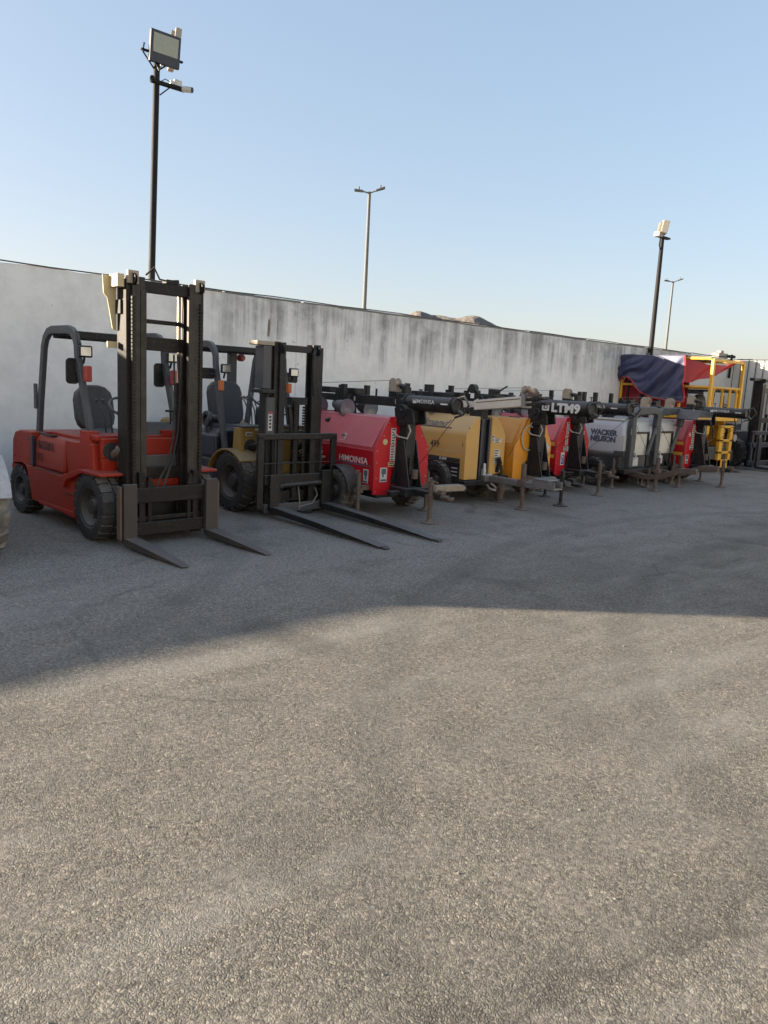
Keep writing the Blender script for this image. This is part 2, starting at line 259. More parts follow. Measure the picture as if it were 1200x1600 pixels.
# ------------------------------------------------------------------ mesh builder
class MB:
    def __init__(self): self.v = []; self.f = []
    def add(self, vs, fs):
        o = len(self.v); self.v += [tuple(p) for p in vs]; self.f += [tuple(i + o for i in q) for q in fs]; return self
    def box(self, x0, x1, y0, y1, z0, z1, rot=None, piv=None):
        vs = [Vector((x, y, z)) for x in (x0, x1) for y in (y0, y1) for z in (z0, z1)]
        if rot is not None:
            p = Vector(piv) if piv else Vector(((x0 + x1) / 2, (y0 + y1) / 2, (z0 + z1) / 2))
            R = rot.to_matrix() if hasattr(rot, 'to_matrix') else rot
            vs = [R @ (q - p) + p for q in vs]
        return self.add(vs, [(0, 1, 3, 2), (4, 6, 7, 5), (0, 4, 5, 1), (2, 3, 7, 6), (0, 2, 6, 4), (1, 5, 7, 3)])
    def prism(self, pts, ax, a, b):
        """extrude a 2d outline: ax 'x' -> pts are (y,z); 'y' -> (x,z); 'z' -> (x,y)"""
        def P(p, d):
            return {'x': (d, p[0], p[1]), 'y': (p[0], d, p[1]), 'z': (p[0], p[1], d)}[ax]
        n = len(pts); vs = [P(p, a) for p in pts] + [P(p, b) for p in pts]
        fs = [tuple(range(n)), tuple(range(2 * n - 1, n - 1, -1))] + [(i, i + n, (i + 1) % n + n, (i + 1) % n) for i in range(n)]
        return self.add(vs, fs)
    def sweep(self, path, prof, side=None, closed=False):
        path = [Vector(p) for p in path]; n = len(path); m = len(prof); vs = []; fs = []
        ref = Vector(side) if side else None; prev = None
        for i, p in enumerate(path):
            if closed: t = (path[(i + 1) % n] - path[i - 1])
            else: t = path[min(i + 1, n - 1)] - path[max(i - 1, 0)]
            t.normalize()
            if ref is not None: s = (ref - t * ref.dot(t)).normalized()
            else:
                if prev is None:
                    s = t.orthogonal().normalized()
                else: s = (prev - t * prev.dot(t)).normalized()
                prev = s
            u = t.cross(s)
            k = 1.
            if 0 < i < n - 1 or closed:
                a = (path[i] - path[i - 1]).normalized(); k = 1 / max(.5, a.dot(t))
            for (q, w) in prof: vs.append(p + s * q + u * w * (k if ref is not None else 1))
        for i in range(n if closed else n - 1):
            for j in range(m):
                a = i * m + j; b2 = i * m + (j + 1) % m; c = ((i + 1) % n) * m + (j + 1) % m; d = ((i + 1) % n) * m + j
                fs.append((a, b2, c, d))
        if not closed: fs += [tuple(range(m - 1, -1, -1)), tuple(range((n - 1) * m, n * m))]
        return self.add(vs, fs)
    def path(self, pts, r, seg=8, closed=False):
        return self.sweep(pts, [(r * math.cos(2 * math.pi * k / seg), r * math.sin(2 * math.pi * k / seg)) for k in range(seg)], closed=closed)
    def rect(self, pts, w, h, side):
        return self.sweep(pts, [(-w / 2, -h / 2), (w / 2, -h / 2), (w / 2, h / 2), (-w / 2, h / 2)], side)
    def tube(self, a, b, r, r1=None, seg=12):
        a = Vector(a); b = Vector(b); t = (b - a).normalized(); s = t.orthogonal().normalized(); u = t.cross(s); r1 = r if r1 is None else r1
        vs = [a + (s * math.cos(q) + u * math.sin(q)) * r for q in [2 * math.pi * k / seg for k in range(seg)]]
        vs += [b + (s * math.cos(q) + u * math.sin(q)) * r1 for q in [2 * math.pi * k / seg for k in range(seg)]]
        fs = [tuple(range(seg - 1, -1, -1)), tuple(range(seg, 2 * seg))] + [(k, (k + 1) % seg, (k + 1) % seg + seg, k + seg) for k in range(seg)]
        return self.add(vs, fs)
    def lathe(self, prof, c, ax='x', seg=28, wob=0.):
        """prof [(radius, along)], revolved round the axis through c"""
        c = Vector(c); vs = []; fs = []; n = len(prof)
        for k in range(seg):
            q = 2 * math.pi * k / seg; cs, sn = math.cos(q), math.sin(q)
            for r, a in prof:
                d = {'x': (a, r * cs, r * sn), 'y': (r * cs, a, r * sn), 'z': (r * cs, r * sn, a)}[ax]
                vs.append(c + Vector(d))
        for k in range(seg):
            for i in range(n - 1):
                a = k * n + i; b2 = ((k + 1) % seg) * n + i
                fs.append((a, a + 1, b2 + 1, b2))
        return self.add(vs, fs)
    def build(self, name, mat, parent=None, bevel=0., seg=2, smooth=32, label=None):
        me = bpy.data.meshes.new(name); me.from_pydata(self.v, [], self.f); me.validate()
        bm = bmesh.new(); bm.from_mesh(me); bmesh.ops.recalc_face_normals(bm, faces=bm.faces); bm.to_mesh(me); bm.free()
        if smooth:
            for p in me.polygons: p.use_smooth = True
            me.set_sharp_from_angle(angle=rad(smooth))
        me.materials.append(mat)
        o = bpy.data.objects.new(name, me); C.objects.link(o)
        if parent: o.parent = parent
        if bevel:
            md = o.modifiers.new('edge', 'BEVEL'); md.width = bevel; md.segments = seg; md.limit_method = 'ANGLE'; md.angle_limit = rad(35)
            md.harden_normals = True
        if label: o['label'] = label
        return o
def tag(o, label, cat, group=None):
    o['label'] = label; o['category'] = cat
    if group: o['group'] = group
    return o
def thing(name, label, cat, loc=(0, 0, 0), rz=0., group=None):
    o = bpy.data.objects.new(name, None); C.objects.link(o); o.location = loc; o.rotation_euler = (0, 0, rz); o.empty_display_size = .2
    return tag(o, label, cat, group)
def text(s, size, mat, parent, name, loc, right, up, bold=.0, shear=0., align='LEFT', sx=1., ext=.0015, space=1.):
    """lettering as a thin raised mesh; right / up give the reading and the ascender directions"""
    cu = bpy.data.curves.new('t', 'FONT'); cu.body = s; cu.size = size; cu.extrude = ext; cu.offset = bold; cu.shear = shear; cu.align_x = align
    cu.space_character = space; cu.resolution_u = 3
    to = bpy.data.objects.new('t', cu); C.objects.link(to)
    bpy.context.view_layer.update()
    me = bpy.data.meshes.new_from_object(to.evaluated_get(bpy.context.evaluated_depsgraph_get()))
    bpy.data.objects.remove(to); bpy.data.curves.remove(cu)
    r = Vector(right).normalized(); u = Vector(up).normalized(); n = r.cross(u)
    M = Matrix(((r.x * sx, u.x, n.x, loc[0]), (r.y * sx, u.y, n.y, loc[1]), (r.z * sx, u.z, n.z, loc[2]), (0, 0, 0, 1)))
    me.transform(M); me.name = name
    me.materials.clear(); me.materials.append(mat)
    o = bpy.data.objects.new(name, me); C.objects.link(o); o.parent = parent
    return o
def arc(c, r, a0, a1, n=6):
    return [(c[0] + r * math.cos(rad(a0 + (a1 - a0) * i / n)), c[1] + r * math.sin(rad(a0 + (a1 - a0) * i / n))) for i in range(n + 1)]
def yz(pts, x): return [(x, p[0], p[1]) for p in pts]

def wheel(parent, x, y, r, w, side, rim_r, lugs=0, mat=None, rimmat=None, bolts=8, dish=.05, diag=False):
    """wheel with its outer face towards side (-1 / +1) along x"""
    mat = mat or M_rubber; rimmat = rimmat or M_rim
    hw = w / 2; s = side
    t = MB(); e = min(.045, r * .13); lg = .018 if lugs else 0.; lh = .33 * 2 * math.pi * r / max(1, lugs)
    t.lathe([(rim_r, -hw * .8), (rim_r + .02, -hw * .95), (r - e * 1.3, -hw), (r - e * .35 - lg, -hw * .9), (r - lg, -hw * .72), (r - lg, hw * .72), (r - e * .35 - lg, hw * .9), (r - e * 1.3, hw),
             (r - e * 2.2, hw * 1.0), (rim_r + .02, hw * .95), (rim_r, hw * .8)], (x, y, r), 'x', 40)
    if lugs:
        for k in range(lugs):
            for q in (-1, 1):
                a = 2 * math.pi * (k + (.25 if q > 0 else -.25) * (1 if diag else .5)) / lugs
                M = Matrix.Rotation(a, 3, 'X')
                sk = .22 * q if diag else 0.
                base = [Vector((q * hw * .08, -lh , 0)), Vector((q * hw * .98, -lh, 0)), Vector((q * hw * .98, lh, 0)), Vector((q * hw * .08, lh, 0))]
                vs = []
                for dz in (r - .045, r):
                    for p in base:
                        pp = Vector((p.x, p.y + (abs(p.x) * sk * 2 * q if diag else 0), dz - (.014 if abs(p.x) > hw * .5 else 0)))
                        vs.append(M @ pp + Vector((x, y, r)))
                t.add(vs, [(0, 3, 2, 1), (4, 5, 6, 7), (0, 1, 5, 4), (1, 2, 6, 5), (2, 3, 7, 6), (3, 0, 4, 7)])
    root = t.build('wheel', mat, parent)
    m = MB()
    d = dish * s
    pr = [(rim_r + .012, hw * .9 * s), (rim_r - .012, hw * .88 * s), (rim_r - .03, hw * .55 * s - 0), (rim_r * .72, hw * .55 * s - d), (rim_r * .42, hw * .55 * s - d * .6), (rim_r * .36, hw * .55 * s + d * .5), (.001, hw * .55 * s + d * .6)]
    m.lathe(pr, (x, y, r), 'x', 28)
    for k in range(bolts):
        a = 2 * math.pi * k / bolts; yy, zz = y + rim_r * .55 * math.cos(a), r + rim_r * .55 * math.sin(a)
        xx = x + hw * .55 * s - d * .8
        m.tube((xx, yy, zz), (xx + .035 * s, yy, zz), .014, seg=6)
    m.build('rim', rimmat, root)
    return root

# ------------------------------------------------------------------ forklifts
def mast_rails(t, mh, mat, xo=.42, xi=.24, top_tail=0.):
    for s in (-1, 1):
        def ch(a, b, y0, y1, k, flip=False):      # channel open towards the middle
            w = .028
            pts = [(b, y0), (b, y1), (a, y1), (a, y1 - w), (b - w, y1 - w), (b - w, y0 + w), (a, y0 + w), (a, y0)]
            return [(s * p, q) for p, q in pts]
        m = MB(); m.prism(ch(xo - .115, xo, .03, .21, 0), 'z', .06, mh - .03)
        m.box(s * (xo - .02), s * (xo + .02), .16, .26, .5, .62).box(s * (xo - .01), s * (xo + .022), .1, .2, mh - .35, mh - .22)
        m.build('mast_rail', mat, t, .004, 1)
        m = MB(); m.prism(ch(xi, xo - .05, .0, .165, 0), 'z', .09, mh)
        m.box(s * (xi - .012), s * (xi + .05), -.008, .03, .12, mh - .12)
        m.build('inner_rail', M_rail, t, .004, 1)
        # leaf chain: stacked links down the outer face of the rail
        c = MB(); z = .45
        x0 = s * (xo - .052)
        while z < mh - .2:
            c.box(x0 - .017, x0 + .017, -.022, .006, z, z + .026); z += .036
        c.build('lift_chain', mat, t, 0, smooth=0)
        p = MB(); p.tube((s * (xi + .02), .23, .25), (s * (xi + .02), .23, mh * .62), .032).build('lift_cylinder', mat, t)
        p = MB(); p.tube((s * (xi + .02), .23, mh * .62), (s * (xi + .02), .23, mh - .1), .019).build('piston_rod', M_chrome, t)
        p = MB(); p.lathe([(.0, -.012), (.055, -.012), (.055, -.006), (.046, -.004), (.046, .004), (.055, .006), (.055, .012), (.0, .012)], (s * (xo - .06), -.005, mh - .03), 'x', 18)
        p.build('chain_pulley', mat, t)
def fork(t, x, y, mat, w=.13, h=.62, L=1.05, drop=0., th=.045):
    m = MB(); hw = w / 2
    m.box(x - hw, x + hw, y - .045, y, .03 + drop, h)
    m.prism([(y - .002, .035 + drop), (y - .002, .035 + drop + th), (y - .10, .035 + drop + th), (y - L * .5, .028 + drop * .6 + th * .8), (y - L, .022), (y - L - .01, .012), (y - L * .55, .012 + drop * .4), (y - .06, .012 + drop)], 'x', x - hw, x + hw)
    bm = m
    o = bm.build('fork', mat, t, .006, 2)
    # taper the last stretch to a rounded tip
    me = o.data
    for v in me.vertices:
        if v.co.y < y - L + .03: v.co.x = x + (v.co.x - x) * .55
    return o
def guard_arch(t, x, fy, ry, zt, zb0, zb1, mat, w=.052, d=.085, rake=.27, foot=None):
    pts = [(fy, zb0), (fy + rake, zt - .26)] + [(fy + rake + .20 + .20 * math.cos(rad(a)), zt - .20 + .20 * math.sin(rad(a))) for a in (165, 140, 115, 92)]
    pts += [(ry - .42 + .24 * math.cos(rad(a)), zt - .24 + .24 * math.sin(rad(a))) for a in (90, 65, 40, 15)]
    pts += [(ry - .06, zt - .8), (ry, zb1)] + ([foot] if foot else [])
    return MB().rect(yz(pts, x), w, d, (1, 0, 0)).build('guard_arch', mat, t, .01, 2)
def roof_bars(t, x, y0, y1, zt, mat, n=5):
    m = MB()
    m.box(-x + .02, x - .02, y0 - .05, y0 + .03, zt - .085, zt - .01).box(-x + .02, x - .02, y1 - .04, y1 + .04, zt - .085, zt - .01)
    for k in range(n):
        yy = y0 + (y1 - y0) * (k + 1) / (n + 1); m.box(-x + .02, x - .02, yy - .02, yy + .02, zt - .055, zt - .015)
    m.build('guard_roof', mat, t, .008, 1)
def seat(t, x, y, z, s=1., arm=False):
    r = Matrix.Rotation(rad(-12), 3, 'X')
    def pad(w, d, h, c, rot, e):
        pts = []
        for a0, cx, cz in ((0, w / 2 - e, h / 2 - e), (90, -w / 2 + e, h / 2 - e), (180, -w / 2 + e, -h / 2 + e), (270, w / 2 - e, -h / 2 + e)):
            pts += [(cx + e * math.cos(rad(a0 + a)), cz + e * math.sin(rad(a0 + a))) for a in (0, 30, 60, 90)]
        m = MB(); m.prism(pts, 'y', -d / 2, d / 2)
        m.v = [tuple(rot @ Vector(p) + Vector(c)) for p in m.v]; return m
    pad(.47 * s, .11, .56 * s, (x, y + .27, z + .36 * s), r, .16).build('seat_back', M_seat, t, .03, 3)
    pad(.48 * s, .13, .48 * s, (x, y, z + .05), Matrix.Rotation(rad(-86), 3, 'X'), .1).build('seat_cushion', M_seat, t, .035, 3)
    if arm:
        m = MB(); m.path([(x - .27, y + .2, z + .12), (x - .28, y + .12, z + .22), (x - .28, y - .1, z + .2), (x - .27, y - .16, z + .1)], .035, 8); m.build('arm_rest', M_seat, t)
def steering(t, x, y, z, tilt=35):
    m = MB(); R_ = Matrix.Rotation(rad(tilt), 3, 'X'); pts = [R_ @ Vector((.17 * math.cos(a), .17 * math.sin(a), 0)) + Vector((x, y, z)) for a in [2 * math.pi * k / 24 for k in range(24)]]
    m.path(pts, .014, 8, True)
    for a in (90, 210, 330): m.tube((x, y, z - .02), R_ @ Vector((.165 * math.cos(rad(a)), .165 * math.sin(rad(a)), 0)) + Vector((x, y, z)), .010, seg=6)
    w = m.build('steering_wheel', M_seat, t)
    MB().tube((x, y, z), (x, y - .14, z - .34), .035).build('steering_column', M_seat, t)
def work_light(t, x, y, z, mat, side=0):
    Q = Matrix.Rotation(rad(-14), 3, 'Z'); pv = (x, y, z)
    b = MB().box(x - .066, x + .066, y - .03, y + .03, z - .06, z + .06, rot=Q, piv=pv).build('headlight', M_black, t, .018, 3)
    MB().box(x - .05, x + .05, y - .036, y - .03, z - .044, z + .044, rot=Q, piv=pv).build('lens', mat, b, .004, 2)
    MB().box(x - .03, x + .03, y + .03, y + .055, z - .03, z + .03).build('housing', M_black, b, .01, 2)
    MB().tube((x, y + .02, z - .05), (x, y + .05, z - .12), .012).build('bracket', M_black, b)
def plate(x, y, z, w, h, e, d=.022):
    pts = []
    for a0, cx, cz in ((0, w / 2 - e, h / 2 - e), (90, -w / 2 + e, h / 2 - e), (180, -w / 2 + e, -h / 2 + e), (270, w / 2 - e, -h / 2 + e)):
        pts += [(x + cx + e * math.cos(rad(a0 + a)), z + cz + e * math.sin(rad(a0 + a))) for a in (0, 22, 45, 68, 90)]
    return MB().prism(pts, 'y', y, y + d)
def levers(t, x, y, z, n=2, dx=.07, mat=None, knob=None):
    m = MB()
    for k in range(n):
        xx = x + k * dx
        m.path([(xx, y, z), (xx, y + .03, z + .18), (xx - .01, y + .1, z + .30), (xx - .02, y + .17, z + .34)], .009, 6)
        m.tube((xx - .02, y + .16, z + .335), (xx - .02, y + .19, z + .35), .017, seg=8)
    m.build('control_levers', mat or M_black, t)

def red_forklift():
    t = thing('forklift', 'faded red forklift with tall dark mast at the left end of the row', 'forklift', (3.46, 7.2, 0), rad(4.5), 'forklifts in the yard')
    mh = 2.57
    mast_rails(t, mh, M_mast)
    m = MB(); m.box(-.27, .27, .03, .11, 2.44, 2.545).build('mast_crossbar', M_mast, t, .006, 1)
    m = MB(); m.box(-.27, .27, .16, .2, 2.16, 2.2).build('mast_crossbar', M_mast, t, .004, 1)
    m = MB(); m.box(-.27, .27, .12, .17, 1.90, 2.03).build('mast_crossbar', M_mast, t, .006, 1)
    m = MB(); m.box(-.27, .27, .16, .21, .62, .74).box(-.3, .3, .1, .2, .12, .22).build('mast_crossbar', M_mast, t, .006, 1)
    m = MB(); m.path([(-.2, .06, 2.6), (-.12, .05, 2.68), (-.05, .07, 2.58), (.02, .05, 2.57), (.15, .06, 2.59)], .009, 6).path([(.22, .1, 2.5), (.25, .12, 2.3), (.25, .14, 1.6), (.24, .16, .9)], .011, 6)
    m.box(.0, .14, .03, .11, 2.55, 2.585)
    m.build('hydraulic_hose', M_mast, t)
    m = MB(); m.box(-.5, -.43, .04, .2, 2.46, 2.58).prism([(-.565, 2.57), (-.43, 2.56), (-.43, 2.06), (-.47, 2.08), (-.49, 2.2), (-.52, 2.36), (-.555, 2.40)], 'y', .20, .215).build('mast_top_bracket', M_yplate, t, .004, 1)
    MB().box(-.53, -.43, .18, .2, 1.90, 1.96).build('mast_tab', M_yplate, t, .003, 1)
    for s in (-1, 1): MB().box(s * .36 - .055, s * .36 + .055, -.004, .04, 2.50, 2.62).build('rail_cap', M_aged, t, .004, 1)
    # carriage
    m = MB(); m.box(-.50, .50, -.075, -.02, .42, .57).build('carriage_bar', M_mast, t, .006, 1)
    m = MB(); m.box(-.50, .50, -.075, -.02, .10, .225).build('carriage_bar', M_mast, t, .006, 1)
    m = MB()
    for s in (-1, 1): m.box(s * .22 - .02, s * .22 + .02, -.06, -.01, .2, .46).box(s * .3 - .03, s * .3 + .03, -.05, .02, .1, .72)
    m.box(-.36, .36, -.045, -.015, .24, .28); m.build('carriage_frame', M_mast, t, .004, 1)
    MB().prism([(-.24, .57), (-.16, .57), (-.2, .66), (-.23, .68)], 'y', -.05, -.02).build('carriage_ear', M_mast, t, .004, 1)
    MB().prism([(.2, .57), (.28, .57), (.26, .68), (.23, .70)], 'y', -.05, -.02).build('carriage_ear', M_mast, t, .004, 1)
    fork(t, -.455, -.075, M_fork, .14, .62, 1.02, .02); fork(t, .455, -.075, M_fork, .14, .63, 1.02, .02)
    m = MB()
    for s in (-1, 1): m.box(s * .545 - .012, s * .545 + .012, -.10, -.03, .08, .6)
    m.build('fork_stop', M_rust, t, .003, 1)
    # body
    cw = MB(); cw.prism([(1.84, .97), (2.2, .965), (2.34, .935), (2.41, .85), (2.44, .60), (2.435, .565), (2.47, .56), (2.47, .50), (2.36, .46), (2.30, .55), (2.1, .585), (1.84, .585)], 'x', -.6, .6)
    cw.build('counterweight', M_red_fl, t, .055, 4)
    hd = MB(); hd.prism([(-.59, .585), (.59, .585), (.575, .88), (.53, .945), (-.53, .945), (-.575, .88)], 'y', 1.06, 1.83).build('hood', M_red_fl, t, .03, 3)
    MB().box(-.42, .42, .95, 1.8, .93, .985).build('engine_cover', M_red_fl, t, .02, 2)
    MB().tube((-.55, 1.45, .955), (-.55, 1.75, .965), .012).tube((-.55, 1.43, .955), (-.5, 1.43, .955), .016).build('hood_strut', M_black, t)
    lb = MB(); lb.prism([(.66, .60), (1.02, .575), (2.44, .60), (2.43, .555), (2.15, .575), (2.04, .56), (1.97, .45), (1.89, .20), (.80, .15), (.70, .25)], 'x', -.605, .605).build('side_panel', M_red_fl, t, .025, 3)
    m = MB(); m.box(-.618, -.60, .76, 1.02, .39, .545).box(-.612, -.6, .8, 1.68, .185, .225); m.build('step_recess', M_red_fl, t, .006, 2)
    m = MB(); m.prism([(.40, .60), (.66, .62), (1.02, .60), (1.08, .95), (.45, .96)], 'x', -.57, .57); m.build('cowl_side', M_red_fl, t, .02, 2)
    for s in (-1, 1):                                        # flared mudguard over the front wheel
        m = MB(); m.prism([(.10, .70), (.52, .705), (.95, .60), (1.0, .47), (.93, .47), (.86, .55), (.50, .668), (.10, .672)], 'x', s * .66, s * .36); m.build('mudguard', M_red_fl, t, .008, 2)
        m = MB(); m.prism([(.42, .70), (.74, .70), (.70, 1.08), (.54, 1.08)], 'x', s * .575, s * .45); m.build('pillar_foot', M_red_fl, t, .01, 2)
    fp = MB(); fp.box(-.52, .52, .33, .40, .82, 1.02).box(-.52, -.36, .33, .40, .6, .82).box(.36, .52, .33, .40, .6, .82).box(-.36, .36, .33, .40, .6, .7).box(-.55, .55, .38, .72, .99, 1.045)
    fp.build('front_cowl', M_red_fl, t, .012, 2)
    MB().box(-.36, .36, .41, .44, .7, .82).box(-.45, -.34, .31, .34, .8, .95).build('cowl_opening', M_ink, t)
    m = MB(); m.lathe([(.0, -.002), (.085, -.002), (.085, .006), (.0, .006)], (-.43, .325, .9), 'y', 20).lathe([(.0, -.002), (.085, -.002), (.085, .006), (.0, .006)], (.43, .325, .9), 'y', 20).build('cylinder_port', M_ink, t)
    for s in (-1, 1):
        MB().tube((s * .42, .38, .84), (s * .38, .24, .9), .042).tube((s * .38, .24, .9), (s * .35, .16, .94), .065).tube((s * .42, .36, .85), (s * .43, .45, .82), .06).build('tilt_cylinder', M_rust, t)
    MB().box(-.4, .4, .22, .27, .735, .855).build('cross_beam', M_dkgrey, t, .008, 1)
    lp = MB(); lp.prism([(-.43, .70), (.43, .70), (.40, .47), (-.40, .47)], 'y', .20, .23).build('lower_plate', M_red_fl, t, .008, 2)
    for x_, z_ in ((-.2, .59), (-.1, .59), (.06, .59), (.2, .59), (.28, .64)): MB().tube((x_, .196, z_), (x_, .2, z_), .012, seg=10).build('bolt_hole', M_ink, t)
    MB().box(-.42, .42, .25, .5, .2, .48).tube((-.5, .36, .35), (.5, .36, .35), .1).build('front_axle', M_black, t, .01, 1)
    MB().box(-.45, .45, 2.05, 2.35, .2, .42).build('rear_axle', M_black, t, .01, 1)
    # hoses draped inside the mast, seams, bolts and step pad
    MB().path([(.19, .13, 1.88), (.20, .10, 1.5), (.17, .09, 1.1), (.10, .08, .80), (.02, .06, .62), (-.05, .02, .50)], .012, 6).build('hydraulic_hose', M_black, t)
    MB().path([(.15, .14, 1.88), (.155, .12, 1.4), (.12, .10, 1.0), (.05, .09, .76), (-.06, .07, .60), (-.14, .02, .46)], .010, 6).build('hydraulic_hose', M_black, t)
    MB().path([(-.30, .30, .92), (-.18, .26, .80), (.0, .25, .76), (.2, .26, .82), (.32, .30, .93)], .014, 6).build('hydraulic_hose', M_black, t)
    for y_, z_ in ((1.95, .88), (1.95, .66), (2.30, .84), (2.34, .66)): MB().tube((-.598, y_, z_), (-.606, y_, z_), .014, seg=6).build('bolt_head', M_rust, t)
    MB().box(-.604, -.598, 1.828, 1.842, .60, .94).build('panel_gap', M_ink, t)
    MB().box(-.6065, -.600, 1.00, 1.86, .578, .586).build('panel_gap', M_ink, t)
    MB().box(-.62, -.60, .80, 1.0, .395, .41).build('step_pad', M_black, t, .004, 1)
    MB().box(-.53, -.44, .405, .412, .60, .66).build('data_plate', M_galv, t, .002, 1)
    # dash, seat, controls
    m = MB(); m.prism([(.40, 1.03), (.72, 1.03), (.66, 1.16), (.46, 1.18)], 'x', -.1, .44).build('dashboard', M_dkgrey, t, .015, 2)
    MB().box(.16, .42, .37, .43, 1.03, 1.1).build('dash_base', M_red_fl, t, .01, 1)
    MB().tube((.30, .45, 1.16), (.28, .43, 1.29), .008, seg=6).tube((.23, .43, 1.295), (.35, .43, 1.295), .012, seg=8).build('gear_lever', M_black, t)
    seat(t, -.08, 1.16, .92, .93); steering(t, .0, .86, 1.30)
    levers(t, -.22, .86, 1.02, 2)
    # overhead guard
    for s in (-1, 1): guard_arch(t, s * .49, .64, 1.92, 2.08, 1.05, .90, M_steelgry)
    roof_bars(t, .49, 1.1, 1.52, 2.08, M_black, 3)
    for s in (-1, 1):
        work_light(t, s * .49 + .01, .76, 1.86, M_lens)
        MB().tube((s * .495, .84, 1.93), (s * .49, .94, 2.06), .014, seg=6).build('light_cable', M_black, t)
        MB().box(s * .49 - .025, s * .49 + .045, .68, .76, 1.56, 1.72).build('indicator_lamp', M_redlens, t, .014, 2)
        plate(s * .49 - .055, .91, 1.66, .13, .26, .04).tube((s * .49, .86, 1.66), (s * .49 - .03, .91, 1.66), .01, seg=6).build('mirror', M_black, t)
    MB().box(-.535, -.51, 1.88, 1.95, 1.22, 1.5).build('guard_handle', M_steelgry, t, .008, 1)
    MB().box(-.615, -.585, 1.80, 1.86, .60, .93).build('guard_strap', M_navy, t, .004, 1)
    # wheels
    for s in (-1, 1):
        wheel(t, s * .52, .40, .345, .24, s, .2, 20, M_rubber); wheel(t, s * .515, 2.21, .285, .21, s, .16, 18, M_rubber)
    text('NISSAN', .135, M_inkred, t, 'lettering', (-.594, 1.76, .80), (0, -1, 0), (.08, 0, 1), sx=.95, ext=.002)
    text('30', .13, M_inkred, t, 'lettering', (-.598, 1.76, .665), (0, -1, 0), (.04, 0, 1), sx=1.25, ext=.002)
    return t
red_forklift()

